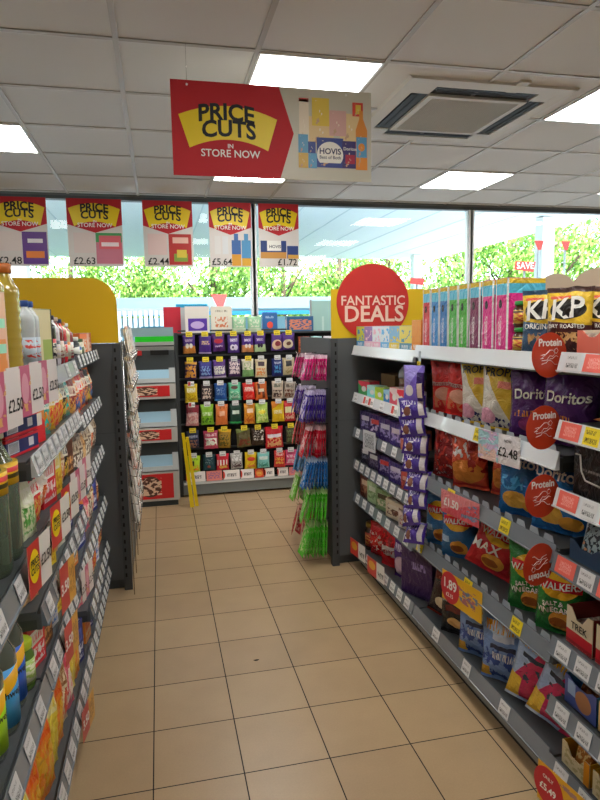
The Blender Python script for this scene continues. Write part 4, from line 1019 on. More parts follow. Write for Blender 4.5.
rp(dor, 'tortilla_bag', 'purple Doritos bag standing behind the round orange tags, left of its twin', 'tortilla chip bag', 1.865, Z2, .09, 44, x=1.26)
rp(dor, 'tortilla_bag', 'purple Doritos bag with shiny crumpled middle, right end of the second shelf', 'tortilla chip bag', 1.69, Z2, .09, 34, x=1.25, ry=R(5))
# shelf 3
Z3 = .813
dk = crisp('snack_darkred', '7c1c20', [('blot', .1, .1, .9, .9, 'b8342c', 4, .55), ('blot', .3, .3, .8, .9, 'd8ccc4', 7, .66), ('blot', .1, .0, .9, .3, 'c8b0a8', 6, .62)], .17, .24, .09, 21, (), .12, .3)
rp(dk, 'crisp_bag', 'crinkled dark red foil snack bag, first on the third shelf after the dark gap', 'crisp bag', 2.48, Z3, .09, 28, x=1.24, ry=R(3))
ro = crisp('snack_rust', 'b8482c', [('ell', .5, .3, .45, .2, 'c87c34'), ('blot', .15, .5, .7, .85, 'd8d0cc', 5, .55), ('blot', .6, .3, 1, .9, '8c2420', 3, .5), ('band', 0, .08, '9c2420')], .175, .25, .095, 23, (), .15, .2)
rp(ro, 'crisp_bag', 'rust orange foil snack bag with white patch on the third shelf', 'crisp bag', 2.29, Z3, .09, 30, x=1.235, ry=R(-3))
rp(ro, 'crisp_bag', 'dim rust foil snack bag pushed back on the third shelf behind the pink price card', 'crisp bag', 2.12, Z3, .09, 30, x=1.33, ry=R(2))
db = crisp('tortilla_blue', '1c5c94', [('wedge', -.1, .8, '184c80'), ('ell', .35, .25, .24, .13, 'd8a848'), ('ell', .7, .18, .2, .1, 'c89038'), ('blot', .05, .4, .5, .6, '3c94c8', 5)], .20, .255, .09, 27, [('Doritos', .064, .42, .78, WI, -.05)])
rp(db, 'tortilla_bag', 'blue Doritos bag on the third shelf left behind a round orange tag', 'tortilla chip bag', 1.90, Z3, .09, 36, x=1.25)
rp(db, 'tortilla_bag', 'blue Doritos bag at the right end of the third shelf by the dark carton', 'tortilla chip bag', 1.70, Z3, .09, 32, x=1.25, ry=R(3))
# shelf 4: walkers
Z4 = .488
def walk(key, base, lab, letters2, food='c88c34', w_=.175, h_=.245, s_=31):
    it = [('ell', .5, .7, .36, .17, 'dca824'), ('band', 2, 3, 'ffffff'), ('rect', .1, .64, .9, .77, 'b81c24'), ('ell', .55, .22, .24, .14, food), ('ell', .5, .2, .18, .07, '8c4c1c'), ('rect', .0, .3, .3, .42, lab)]
    return crisp(key, base, it, w_, h_, .085, s_, [('WALKERS', .042, .5, .70, WI, .12)]+letters2)
wb_ = walk('walkers_blue', '2c5c88', '90acc4', [])
rp(wb_, 'crisp_bag', 'blue Walkers crisp bag beside the hanging chocolate strip on the fourth shelf', 'crisp bag', 2.525, Z4, .085, 36, x=1.235)
rp(wb_, 'crisp_bag', 'blue Walkers crisp bag next to the tilted red bag on the fourth shelf', 'crisp bag', 2.36, Z4, .085, 38, x=1.23)
wr_ = walk('walkers_red', 'a41c24', 'a41c24', [('MAX', .06, .3, .42, WI, .1)], w_=.2, h_=.25, s_=35)
rp(wr_, 'crisp_bag', 'red crisp bag tilted sideways on the fourth shelf above the 1.89 card', 'crisp bag', 2.13, Z4, .09, 42, ry=R(20))
wg_ = walk('walkers_green', '246c30', '246c30', [('SALT &', .022, .4, .46, WI, .1), ('VINEGAR', .026, .4, .37, WI, .1)], w_=.18, s_=38)
rp(wg_, 'crisp_bag', 'green Walkers crisp bag below the upside-down round tag on the fourth shelf', 'crisp bag', 1.83, Z4, .085, 38, x=1.235)
rp(wg_, 'crisp_bag', 'green Walkers crisp bag at the right end of the fourth shelf beside cream boxes', 'crisp bag', 1.668, Z4, .085, 34, x=1.225)
# base shelf
Z5 = .1305
sb_ = crisp('sensations', '1c1a1c', [('ell', .45, .25, .2, .08, 'd0a868'), ('ell', .5, .84, .1, .05, '7c7468'), ('rect', .2, .42, .8, .52, '5c2420')], .19, .28, .09, 44, [('Sensations', .036, .5, .62, mat('pack_grey_ink', 'a8a4a0', .4), .0)], .2)
rp(crisp('sensations_red', '2c1c1c', [('wedge', .3, .6, '5c2018'), ('ell', .45, .3, .22, .1, 'd8c8a8'), ('blot', .2, .6, .8, .8, '9c4438', 6, .55)], .19, .28, .09, 41, (), .2), 'crisp_bag', 'black crisp bag with dull red top on the bottom shelf beside the purple box', 'crisp bag', 2.50, Z5, .09, 34, x=1.24, ry=R(12))
rp(sb_, 'crisp_bag', 'plain black Sensations crisp bag on the bottom shelf', 'crisp bag', 2.355, Z5, .09, 36, x=1.235)
def snk(key, c1, c2, s_):
    return crisp(key, c1, [('blot', .0, .0, 1, .5, c2, 4, .5), ('ell', .5, .78, .4, .1, 'b8c8dc'), ('type', .12, .72, .9, .86, 'e09c1c', 3), ('rect', .3, .62, .75, .7, 'b4bccc'), ('rect', .25, .5, .8, .56, '242c48'), ('rect', 0, 0, .22, .2, 'd8a83c'), ('type', .3, .36, .8, .46, 'dce0e8', 4)], .19, .285, .095, s_)
bl_ = snk('snack_blue', '6480b0', '2c4484', 51)
rp(bl_, 'snack_bag', 'pale blue snack bag with orange lettering, behind the red and yellow 1.89 card', 'snack bag', 2.18, Z5, .09, 36, x=1.24)
rp(bl_, 'snack_bag', 'pale blue snack bag with orange lettering, left of the pink one on the bottom shelf', 'snack bag', 1.99, Z5, .09, 38, x=1.235)
pk_ = crisp('snack_pink', 'b02c54', [('wedge', 1.2, .25, '8ca0c0'), ('wedge', 1.0, .75, 'a8b4c4'), ('type', .1, .76, .8, .9, 'e0ac24', 3), ('rect', .15, .64, .6, .7, '242c3c'), ('rect', 0, 0, .25, .35, 'dcb43c'), ('blot', .2, .35, .7, .55, '30384c', 5, .55)], .2, .285, .09, 55)
rp(pk_, 'snack_bag', 'pink, yellow and grey snack bag leaning on the bottom shelf right of the blue ones', 'snack bag', 1.81, Z5, .09, 38, x=1.235, ry=R(12))
rp(pk_, 'snack_bag', 'pink and yellow snack bag tipped at the right end of the bottom shelf', 'snack bag', 1.68, Z5, .09, 34, x=1.215, ry=R(18))
# clear risers along the shelf fronts
for z_, y0, y1 in ((Z2, 1.62, 2.62), (Z3, 1.62, 2.62), (Z4, 1.62, 2.62)):
    n = 13; o = MB()
    for i in range(n):
        y = y0+(i+.5)*(y1-y0)/n
        o.prism([(y-.027, z_+.001), (y+.027, z_+.001), (y+.019, z_+.024), (y-.019, z_+.024)], 'x', RX+.016, RX+.018)
    o = o.obj('shelf_riser', mat('riser_grey', 'b4bac0', .15, coat=.5)); tag(o, 'row of small clear plastic stops along the front of the %s crisp shelf' % {Z2: 'second', Z3: 'third', Z4: 'fourth'}[z_], 'shelf stop strip', kind='stuff')
# ---- bay D
ZD = 1.373
bxs = [(3.53, .13, 'a8ac3c', '3c7ca8', 'olive and blue'), (3.39, .12, '7c5c94', 'd0a8b8', 'violet'), (3.25, .12, 'd8dce4', 'd8a0b8', 'white and pink'), (3.12, .12, 'dce4ec', '58a0d0', 'white and blue'), (2.985, .13, '6c98b8', 'c8b03c', 'blue and yellow'), (2.84, .14, 'd8c85c', '4c8098', 'yellow'), (2.715, .08, 'd88c2c', 'c87820', 'orange')]
for i, (y, w_, c1, c2, nm) in enumerate(bxs):
    fr_ = art('tea_'+nm, c1, [('band', 0, .32, c2), ('blot', .1, .35, .9, .9, c2, 3, .58), ('type', .15, .1, .85, .24, 'f0f0f0', 3)], .35)
    rp(carton('tea_'+nm, w_, .09, .125 if nm != 'orange' else .15, fr_), 'small_box', '%s small carton on the far top shelf of the right side' % nm, 'small box', y, ZD, .09, 10)
ZD2 = 1.088
for y, w_, h_, c1, c2, nm in ((3.5, .13, .085, '3c8c50', 'c83c50', 'green and red'), (3.35, .11, .07, '6cc4c4', 'b4e0dc', 'turquoise'), (3.22, .1, .07, 'c0dc48', '8cac28', 'lime'), (3.10, .07, .07, '2c70a8', 'a0d0e8', 'blue'), (3.0, .09, .09, 'c84c60', 'f0dcdc', 'pink and white'), (2.90, .08, .09, 'e0dcd8', 'c82c3c', 'white and red'), (2.8, .09, .09, 'd0283c', 'ecd8d4', 'red')):
    fr_ = art('mini_'+nm, c1, [('wedge', -.6, .8, c2), ('ell', .5, .45, .2, .2, 'f0ece8')], .35)
    rp(carton('mini_'+nm, w_, .07, h_, fr_), 'small_box', '%s small pack at the front of the second shelf in the chocolate bay' % nm, 'small box', y, ZD2, .07, 12)
tubm = mat('tub_clear', 'a88a70', .08, coat=1); domem = mat('tub_dome', '9a9ea0', .06, spec=.9, coat=1)
tub = [('tub_body', MB().lathe([(0, 0), (.036, 0), (.045, .13)], 20).mesh('tub', tubm)), ('dome_lid', MB().lathe([(.048, .13), (.049, .14), (.043, .17), (.028, .19), (0, .197)], 20).mesh('tubl', domem)),
       ('label', MB().lathe([(.039, .03), (.044, .1)], 20).mesh('tublab', mat('tub_brown', '6c3420', .4)))]
for y, nm in ((2.98, 'right'), (3.12, 'left')): put(tub, 'snack_tub', 'clear domed tub of brown snacks on the second chocolate shelf, %s of the pair' % nm, 'tub', (1.31, y, ZD2), 0, 'pair of domed tubs')
br_ = carton('kraft', .22, .26, .13, mat('kraft_brown', '6c5434', .7))
rp(br_, 'cardboard_tray', 'brown cardboard box tipped at the back of the second chocolate shelf', 'cardboard box', 3.36, ZD2, .2, 0, x=1.42, rx=0)
def choc(key, c1, c2, c3, w_, h_, d_=.12):
    return carton(key, w_, d_, h_, art(key, c1, [('blot', .1, .2, .9, .8, c2, 4, .5), ('rect', .15, .55, .75, .78, c3), ('band', 0, .1, c1)], .28))
dl = [(.873, [('2c2050', '8c84b4', 'e4e0ec', 'dark violet', .15, .12), ('34245c', 'b8a8c4', 'd84c48', 'violet and white', .16, .12), ('3a2868', '9488b8', 'dcd8e8', 'purple', .16, .12), ('3c2a70', 'a090c0', 'e0d4e0', 'royal purple', .13, .12), ('d8846c', 'c06850', 'ecc8b8', 'salmon', .1, .10)], 3.5, 'third'),
      (.673, [('1c1a28', '6c6c80', 'd8d8dc', 'black', .14, .11), ('28203c', '5c5470', 'e8e8e8', 'charcoal violet', .15, .11), ('34265c', '8078a0', 'c83c38', 'violet with red', .16, .11), ('38286c', '9c94bc', 'c8c0d8', 'mid purple', .16, .11), ('b8483c', '883428', 'e0a898', 'brick red', .08, .09), ('402c78', '948cb4', 'dcd8e4', 'bright purple', .14, .11)], 3.5, 'fourth'),
      (.463, [('5c2c20', '9c6c50', 'c8b098', 'reddish brown', .12, .14), ('9cb48c', '6c8c5c', 'dce4d0', 'pale green', .13, .13), ('7c9468', 'd8d0b8', '4c3c28', 'sage and cream', .15, .12), ('ccbca4', '5c3424', 'ece0d0', 'cream biscuit', .17, .10), ('c8b8b0', 'a83c34', 'e8dcd4', 'beige and red', .16, .08)], 3.5, 'fifth')]
for z_, lst, y, sn in dl:
    for i, (c1, c2, c3, nm, w_, h_) in enumerate(lst):
        rp(choc('choc_'+nm, c1, c2, c3, w_, h_), 'chocolate_box', '%s chocolate box on the %s shelf of the far right bay' % (nm, sn), 'chocolate box', y-w_/2+.04, z_, .12, random.uniform(8, 16)); y -= w_+.01
# base shelf of bay D
ZB = .1305
jar2 = jar('coffee_jar', .045, .17, mat('coffee_glass', '3c2014', .1, coat=.8), mat('gold_lid', 'a88c48', .3, .7), art('coffee_lab', '9c2c24', [('blot', .1, .1, .9, .9, 'd8a050', 5)], .4))
put(jar2, 'coffee_jar', 'dark jar with a gold lid at the far end of the bottom right shelf', 'jar', (1.24, 3.49, ZB), 0)
jb = crisp('red_pouch', 'b01c24', [('rect', .15, .35, .85, .6, 'c8302c'), ('blot', .1, .2, .9, .75, 'e8d0c8', 6, .57), ('band', .9, 1, '8c1418')], .14, .2, .075, 61)
rp(jb, 'chocolate_pouch', 'small red chocolate pouch beside the gold-lidded jar', 'chocolate pouch', 3.365, ZB, .08, 22, x=1.235)
jc = crisp('red_pouch_tall', 'c01820', [('rect', .1, .3, .9, .5, 'd8d0cc'), ('blot', .2, .5, .8, .8, '7c1014', 5)], .17, .27, .09, 63, [('Maltesers', .036, .5, .4, mat('red_ink', 'a81818', .4), .1)])
rp(jc, 'chocolate_pouch', 'tall glossy red chocolate pouch at the bottom of the far right bay', 'chocolate pouch', 3.17, ZB, .09, 24, x=1.245)
jp = crisp('purple_pouch', '43286c', [('ell', .45, .3, .3, .2, 'b8a0b0'), ('type', .15, .6, .85, .75, 'e0d4f0', 3)], .16, .27, .09, 65)
rp(jp, 'chocolate_pouch', 'purple chocolate pouch between the red pouch and the large purple box', 'chocolate pouch', 2.99, ZB, .09, 24, x=1.25)
rp(carton('big_purple', .2, .1, .27, art('big_purple', '3a2450', [('type', .35, .52, .8, .66, '8c7cb0', 4), ('rect', .0, .0, 1, .06, '2c1a40')], .3), letters=()), 'gift_box', 'large plain purple chocolate box upright on the bottom shelf below the hanging strip', 'gift box', 2.80, ZB, .1, 26, x=1.25)
# hanging strip of chocolate packs
st = empty('clip_strip', (1.135, 2.56, 1.385), 0, 'clear plastic clip strip hanging from the top shelf in front of the purple packs', 'clip strip')
MB().box(-.001, -.012, -.93, .001, .012, 0).obj('strip', mat('strip_clear', 'c8d4dc', .15, coat=.6), st)
MB().box(-.006, -.016, -.09, -.002, .016, -.045).obj('strip_tag', TICKY, st)
z_ = 1.31
cpk = bag('clip_pack', .125, .10, .045, art('clip_pack', '3e2a7c', [('rect', .72, .12, .92, .9, 'b4acb0'), ('blot', .1, .15, .45, .6, 'e4dce8', 4, .5), ('type', .1, .62, .65, .85, 'd0c4e4', 3), ('ell', .3, .35, .14, .2, '6c4438')], .22), 71, parts=False)
cp2 = bag('clip_pack_tall', .105, .16, .045, art('clip_pack_tall', '6c58b0', [('wedge', 1.0, .1, '8c80c8'), ('rect', .7, 0, 1, .8, '2c1c54'), ('ell', .35, .3, .2, .16, 'e0d8dc'), ('rect', .72, .1, .92, .5, 'b8a898')], .22), 73, parts=False)
put(cp2, 'chocolate_pack', 'lilac chocolate pack, topmost on the hanging clip strip', 'chocolate pack', (1.10, 2.54, 1.165), rz(40))
for i in range(8):
    zz = 1.085-i*.083
    put(cpk, 'chocolate_pack', 'purple chocolate pack, %s below the lilac one on the clip strip' % ORD[i], 'chocolate pack',
        (1.10+random.uniform(-.012, .01), 2.54+random.uniform(-.012, .012), zz), rz(42+random.uniform(-22, 16)), 'purple packs on the clip strip', rx=R(-16+random.uniform(-12, 10)), ry=R(random.uniform(-22, 8)))
# ---- bay F goods (right edge)
def fp(parts, name, label, cat, y, z, d, turn=8, **k):
    return put(parts, name, label, cat, (RX+.02+d/2, y, z+.0005), rz(turn), **k)
cor = tray('coral_tray', .12, .16, .075, mat('coral_card', 'e0705c', .5), mat('cream_card', 'd8c8b4', .6), .75)
bar = carton('bar_wrap', .035, .12, .06, art('bar_wrap', 'd8ccc0', [('blot', .1, .1, .9, .9, 'a08878', 4)], .25))
for i, (y, nm) in enumerate(((1.50, 'nearest the round tag'), (1.375, 'at the right edge'))):
    fp(cor, 'display_tray', 'coral open tray of wrapped bars on the top shelf, '+nm, 'tray', y, 1.402, .16, 0)
    for j in range(3): fp(bar, 'snack_bar', 'pale wrapped bar in the coral tray %s, %s from left' % (nm, ORD[j]), 'snack bar', y+.037-.036*j, 1.407, .14, 0)
flt = bag('flat_pack', .16, .13, .03, art('flat_pack', '5c8c88', [('blot', .1, .1, .9, .9, 'd8c8a0', 4), ('band', 0, .2, 'c87c4c')], .3), 81, parts=False)
for i, y in enumerate((1.47, 1.35)):
    put(flt, 'snack_pack', 'flat teal and cream pack lying on the second protein shelf, '+('first' if not i else 'second'), 'snack pack', (1.235, y, 1.216), rz(0), None, rx=R(-82))
blk = carton('black_carton', .17, .12, .15, art('black_carton', '161414', [('type', .2, .5, .8, .55, '787470', 4)], .3))
bo = fp(blk, 'drink_carton', 'black carton with a white cup outline on the third protein shelf', 'carton', 1.47, .998, .12, 0)
ol = MB(); ol.tube([(-.075, -.0625, .12), (-.055, -.0625, .12), (-.048, -.0625, .075), (-.03, -.0625, .05), (.03, -.0625, .045), (.045, -.0625, .06), (.05, -.0625, .115), (.07, -.0625, .12)], .0028, 6); ol.obj('cup_outline', WI, bo)
fp(blk, 'drink_carton', 'second black carton cut by the right edge of the photo', 'carton', 1.29, .998, .12, 0)
blt = tray('blue_grey_tray', .14, .16, .06, mat('tray_bluegrey', '3c5470', .5), mat('tray_blue_in', '2c4058', .6), .7)
pch = bag('bluegrey_pouch', .11, .12, .03, art('bluegrey_pouch', '8ca0a8', [('blot', .1, .1, .9, .9, '2c3840', 5), ('blot', .1, .1, .5, .5, 'c88c68', 5, .6)], .25), 83, parts=False)
for i, y in enumerate((1.49, 1.34)):
    fp(blt, 'display_tray', 'blue grey tray of pouches on the fourth protein shelf, '+('beside the blue crisps' if not i else 'at the photo edge'), 'tray', y, .798, .16, 0)
    for j in range(3):
        put(pch, 'snack_pouch', 'silvery blue pouch in the %s blue grey tray, %s from the front' % (('first', 'second')[i], ORD[j]), 'pouch', (1.20+.04*j, y, .802), rz(random.uniform(-6, 6)), None, rx=R(-14))
trk = tray('trek_tray', .115, .15, .115, art('trek_tray', 'dcd0b4', [('band', 0, .38, 'b01c28'), ('rect', 0, 0, 1, .12, '8c1820')], .45), mat('trek_in', '8c2420', .6), .72)
for i, (y, lb) in enumerate(((1.505, 'cream and red TREK bar tray beside the green crisp bags'), (1.375, 'cream and red bar tray at the right edge of the fifth protein shelf'))):
    o = fp(trk, 'display_tray', lb, 'tray', y, .533, .15, 0)
    t = MB(); t.text('TREK' if i == 0 else 'TREK', .03, flat(0, .062, -.0765)); t.obj('lettering', BKI, o)
    for j in range(3): put(bar, 'snack_bar', 'wrapped bar inside the %s TREK tray, %s from left' % (('first', 'second')[i], ORD[j]), 'snack bar', (1.255, y+.035-.036*j, .538), rz(0), None)
bt2 = tray('blue_tray', .14, .15, .09, art('blue_tray', '3c4c8c', [('ell', .6, .45, .25, .35, '9c6c48'), ('rect', .1, .4, .35, .9, '8ca8cc')], .4), mat('tray_blue2', '2c7cb0', .5), .85)
ct2 = tray('cream_tray', .14, .15, .09, art('cream_tray', 'd8c48c', [('type', .3, .1, .8, .5, '8c6c34', 3)], .4), mat('tray_cream2', 'd0bc88', .5), .85)
fp(bt2, 'display_tray', 'blue snack tray on the lowest raised shelf at the right edge', 'tray', 1.49, .338, .15, 0)
fp(ct2, 'display_tray', 'cream snack tray beside the blue one at the right edge', 'tray', 1.34, .338, .15, 0)
bpk = bag('sky_pack', .06, .1, .02, art('sky_pack', '3c9cd0', [('ell', .5, .4, .3, .25, '7c4c30'), ('blot', .1, .5, .9, .9, '9cd0e8', 5)], .25), 85, parts=False)
for j in range(4): put(bpk, 'snack_pouch', 'sky blue small packet in the blue tray, %s from left' % ORD[j], 'pouch', (1.23, 1.535-.03*j, .342), rz(0), 'packets in the blue tray', rx=R(-20))
ypk = bag('yellow_pack', .085, .13, .04, art('yellow_pack', 'd8c018', [('blot', .1, .2, .9, .8, 'b89c10', 4)], .2), 87, parts=False)
bpk2 = bag('brown_pack', .085, .12, .035, art('brown_pack', '9c6430', [('blot', .1, .1, .9, .9, 'd8b878', 4), ('rect', .1, .6, .9, .8, 'c0a060')], .2), 89, parts=False)
yt = tray('yellow_tray', .125, .17, .075, art('yellow_tray', 'd8c8a0', [('blot', .1, .1, .9, .8, 'a89868', 4), ('rect', .8, 0, 1, 1, 'd88c20')], .4), mat('tray_yellow_in', 'd8a020', .5), .6)
fp(yt, 'display_tray', 'open tray of brown packets on the bottom right shelf', 'tray', 1.50, .1315, .17, 0)
fp(yt, 'display_tray', 'open tray of yellow packets at the bottom right corner', 'tray', 1.36, .1315, .17, 0)
for j in range(4):
    put(bpk2, 'snack_pouch', 'brown packet in the bottom right tray, %s from the front' % ORD[j], 'pouch', (1.205+.035*j, 1.50, .136), rz(random.uniform(-6, 6)), None, rx=R(-18))
    put(ypk, 'snack_pouch', 'bright yellow packet in the bottom right corner tray, %s from the front' % ORD[j], 'pouch', (1.205+.035*j, 1.36, .136), rz(random.uniform(-6, 6)), None, rx=R(-18))

# round Protein tags
TAG = mat('tag_orange', 'c23c1c', .45, coat=.2)
RUN = [[(-.03, .0), (-.012, .012), (.0, .022), (.012, .022), (.02, .012), (.012, .004), (.0, .006), (-.01, -.006), (-.03, -.008)],
       [(-.03, -.018), (-.012, -.014), (-.004, -.006), (.008, -.01), (.02, -.02), (.03, -.02)], [(.018, .024), (.026, .028), (.032, .02), (.026, .012), (.018, .016), (.018, .024)],
       [(.0, -.004), (.012, -.002), (.024, .006), (.032, .002)], [(-.034, .008), (-.02, .01)], [(-.036, -.002), (-.024, -.001)]]
for (x, z_, flip, lab) in ((1.112, 1.407, 0, 'round orange Protein tag, topmost of four, level with the top shelf'), (1.10, 1.193, 0, 'round orange Protein tag, second of four, above the blue tortilla bags'),
                     (1.102, .985, 0, 'round orange Protein tag, third of four, before the blue tortilla bags'), (1.098, .772, 1, 'round orange Protein tag hanging upside down, lowest of four')):
    o = empty('protein_tag', (x, 1.59, z_), R(10), lab, 'shelf tag', 'round Protein tags')
    MB().prism([(.066*math.cos(a), .066*math.sin(a)) for a in [2*PI*i/48 for i in range(48)]], 'y', 0, .0012).obj('disc', TAG, o)
    t = MB(); t.text('Protein', .030, flat(0, .036, -.0018), 0, .03); t.obj('lettering', WHITEINK, o)
    t = MB()
    for pl in RUN: t.tube([(p[0], -.0012, p[1]-.008) for p in pl], .0007, 4)
    t.obj('runner_outline', WHITEINK, o)
    MB().box(.02, .0013, -.004, .075, .0021, .004).obj('wobbler_arm', CLEAR, o)
    if flip: o.rotation_euler = (0, PI, R(14))

# promotional cards on the rails
def card(side, y, z, w_, h_, label, fn, lean=0, x=None, roll=0, name='promotion_card'):
    xx = x if x is not None else (RX-.034 if side > 0 else LX+.024+math.sin(R(8))*w_/2)
    o = empty(name, (xx, y, z), RF if side > 0 else LF, label, 'promotion card')
    o.rotation_euler = (lean, roll, RF+R(8) if side > 0 else LF-R(8))
    fn(o, w_, h_); return o
def c_248(o, w_, h_):
    MB().box(-w_/2, 0, -h_/2, w_/2, .001, h_/2).obj('card_sheet', art('card_rainbow', 'e8e4e6', [('rect', 0, 0, .5, 1, 'd4b8d8'), ('blot', 0, 0, .5, 1, 'a8d4dc', 3, .5), ('blot', 0, 0, .45, 1, 'e8c4b8', 2, .56)], .2, coat=.4), o)
    t = MB(); t.text('£2.48', .045, flat(w_*.22, -.01, -.001)); t.text('NOW', .014, flat(w_*.22, .03, -.001)); t.obj('lettering', BKI, o)
card(1, 1.88, 1.075, .22, .105, 'white and lilac promotion card reading 2.48 on the second shelf rail', c_248)
def c_pink(o, w_, h_):
    MB().box(-w_/2, 0, -h_/2, w_/2, .001, h_/2).obj('card_sheet', art('card_pink', 'd8505c', [('wedge', .8, .1, 'e08488'), ('blot', .55, .1, .95, .8, '6c88a8', 4, .55)], .3), o)
    t = MB(); t.text('£1.50', .045, flat(-w_*.22, -.0, -.001), 0, .03); t.obj('lettering', WHITEINK, o)
card(1, 2.155, .785, .25, .095, 'pink promotion card reading 1.50 on the third shelf rail', c_pink)
def c_189(o, w_, h_):
    MB().box(-w_/2, 0, -h_/2, w_/2, .001, h_/2).obj('card_sheet', art('card_yellow', 'e2b018', [('blot', .35, .25, .85, .8, 'a8606c', 5, .52), ('blot', .4, .3, .9, .7, '60789c', 5, .56)], .35), o)
    MB().prism([(-w_/2+.0+.055*1.0+.062*math.cos(a), .066*math.sin(a)) for a in [2*PI*i/36 for i in range(36)]], 'y', -.0012, -.0002).obj('red_roundel', mat('roundel_red', 'c41c2c', .35), o)
    t = MB(); t.text('1.89', .056, flat(-w_/2+.055, .012, -.0022), 0, .03); t.text('£2.15', .022, flat(-w_/2+.055, -.032, -.0022), 0, .02); t.obj('lettering', WHITEINK, o)
card(1, 2.13, .435, .26, .125, 'red and yellow promotion card reading 1.89 on the fourth shelf rail', c_189)
def c_5(o, w_, h_):
    MB().box(-w_/2, 0, -h_/2, w_/2, .001, h_/2).obj('card_sheet', art('card_yellow5', 'e4ac1c', [('blot', .3, .2, .95, .9, 'a87c78', 5, .52), ('rect', .72, .1, .95, .7, '78a8c0')], .35), o)
    MB().prism([(-w_/2+.045+.06*math.cos(a), .06*math.sin(a)) for a in [2*PI*i/36 for i in range(36)]], 'y', -.0012, -.0002).obj('red_roundel', mat('roundel_red', 'c41c2c', .35), o)
    t = MB(); t.text('£5.49', .030, flat(-w_/2+.045, -.008, -.0022), 0, .03); t.text('ONLY', .016, flat(-w_/2+.045, .028, -.0022), 0, .02); t.obj('lettering', WHITEINK, o)
card(1, 1.415, .09, .3, .13, 'red and yellow promotion card reading 5.49 at the bottom right corner', c_5, x=1.118)
def c_note(o, w_, h_):
    MB().box(-w_/2, 0, -h_/2, w_/2, .001, h_/2).obj('card_sheet', art('card_note', 'c4c8cc', [('type', .12, .15, .88, .85, '686c70', 5)], .4), o)
card(1, 3.22, .86, .15, .115, 'plain white printed notice clipped to the third rail of the chocolate bay', c_note)
def c_rw(o, w_, h_):
    MB().box(-w_/2, 0, -h_/2, w_/2, .001, h_/2).obj('card_sheet', art('card_rw', 'e8e4e0', [('rect', 0, 0, .55, 1, 'd03c34'), ('ell', .28, .6, .2, .25, 'e0a034'), ('type', .62, .2, .95, .5, '404040', 3)], .35), o)
for i, y in enumerate((3.44, 3.12)):
    card(1, y, .15, .2, .10, 'red and white offer card low on the bottom rail, '+('below the jar' if not i else 'below the tall red pouch'), c_rw)

# ------------------------------------------------------------------ goods on the left shelves
def lp(parts, name, label, cat, y, z, d, turn=-12, x=None, **k):
    rot = (k.get('rx', 0), k.get('ry', 0), LF+R(turn))
    return put(parts, name, label, cat, settle(parts, (x if x is not None else 0, y, z), rot, -1, LX, z), rot[2], **k)
def lp_old(parts, name, label, cat, y, z, d, turn=-12, x=None, **k):
    return put(parts, name, label, cat, ((x if x is not None else LX-.012-d/2), y, z+.0005), LF+R(turn), **k)
# top shelf, near part
ZL = 1.3735
oil = mat('oil_yellow', 'b09838', .08, coat=1, spec=.6); oilb = bottle('oil_bottle', .047, .315, oil, mat('cap_orange', 'b8641c', .4), None, ribs=9, shoulder=.74, neck=.5)
lp(carton('juice', .1, .1, .22, art('juice', 'e2b090', [('blot', .1, .1, .9, .5, 'e8903c', 3), ('rect', .2, .35, .9, .45, '84c0a8'), ('rect', .2, .62, .9, .72, '84c0a8')], .35)), 'juice_carton', 'peach and mint carton at the left edge of the top shelf', 'carton', 1.56, ZL, .1, -10, x=-.41)
lp(oilb, 'oil_bottle', 'ribbed yellow cooking oil bottle with orange cap on the top left shelf', 'oil bottle', 1.87, ZL, .1, 0, x=-.42)
lp(bottle('oil_bottle_red', .047, .315, oil, mat('cap_red', 'c02020', .4), None, ribs=9, shoulder=.74, neck=.5), 'oil_bottle', 'yellow oil bottle with red cap behind the orange-capped one', 'oil bottle', 1.74, ZL, .1, 0, x=-.43)
thin = bottle('dressing', .026, .22, mat('dressing_white', 'c4ccd0', .2, coat=.6), mat('cap_blue', '2c4c8c', .4), art('dressing_lab', 'a8b4c0', [('blot', .1, .2, .9, .9, 'b83c34', 4, .55)], .4), shoulder=.72)
for i, y in enumerate((1.99, 2.06)): lp(thin, 'dressing_bottle', 'slim pale blue bottle %s beside the oil on the top left shelf' % ('nearest' if not i else 'second'), 'bottle', y, ZL, .05, 0, x=-.385)
lp(carton('beige_box', .13, .1, .2, art('beige_box', 'd8cca0', [('rect', .5, .05, .95, .5, '8c9c50'), ('band', .0, .06, '2c2c2c'), ('rect', .93, 0, 1, 1, '181818')], .4)), 'food_box', 'beige upright box with dark edges on the top left shelf', 'food box', 2.20, ZL, .1, -20, x=-.41)
sau = [('16141c', 'b8242c', 'black with red cap', .20), ('d8d0d8', '2c2430', 'white with dark cap', .185), ('7c1c20', 'd8c0b0', 'dark red', .18), ('c8242c', '28304c', 'red with navy cap', .175), ('d8c8a0', 'c87c28', 'cream with amber cap', .165), ('8c2830', 'e0e0e0', 'wine red', .16)]
for i, (c1, c2, nm, h_) in enumerate(sau):
    lp(bottle('sauce_'+nm, .03, h_, mat('sauce_b_'+nm, c1, .15, coat=.7), mat('sauce_c_'+nm, c2, .4), art('sauce_l_'+nm, 'd8d0c0', [('blot', .1, .1, .9, .9, c1, 4), ('band', .8, 1, c2)], .4)), 'sauce_bottle', '%s sauce bottle on the top left shelf beyond the beige box' % nm, 'sauce bottle', 2.34+i*.09, ZL, .06, 0, x=-.385)
    lp(bottle('sauce_'+nm, .03, h_, MATS['sauce_b_'+nm], None, None), 'sauce_bottle', '%s sauce bottle, back row of the top left shelf' % nm, 'sauce bottle', 2.38+i*.09, ZL, .06, 0, x=-.46)
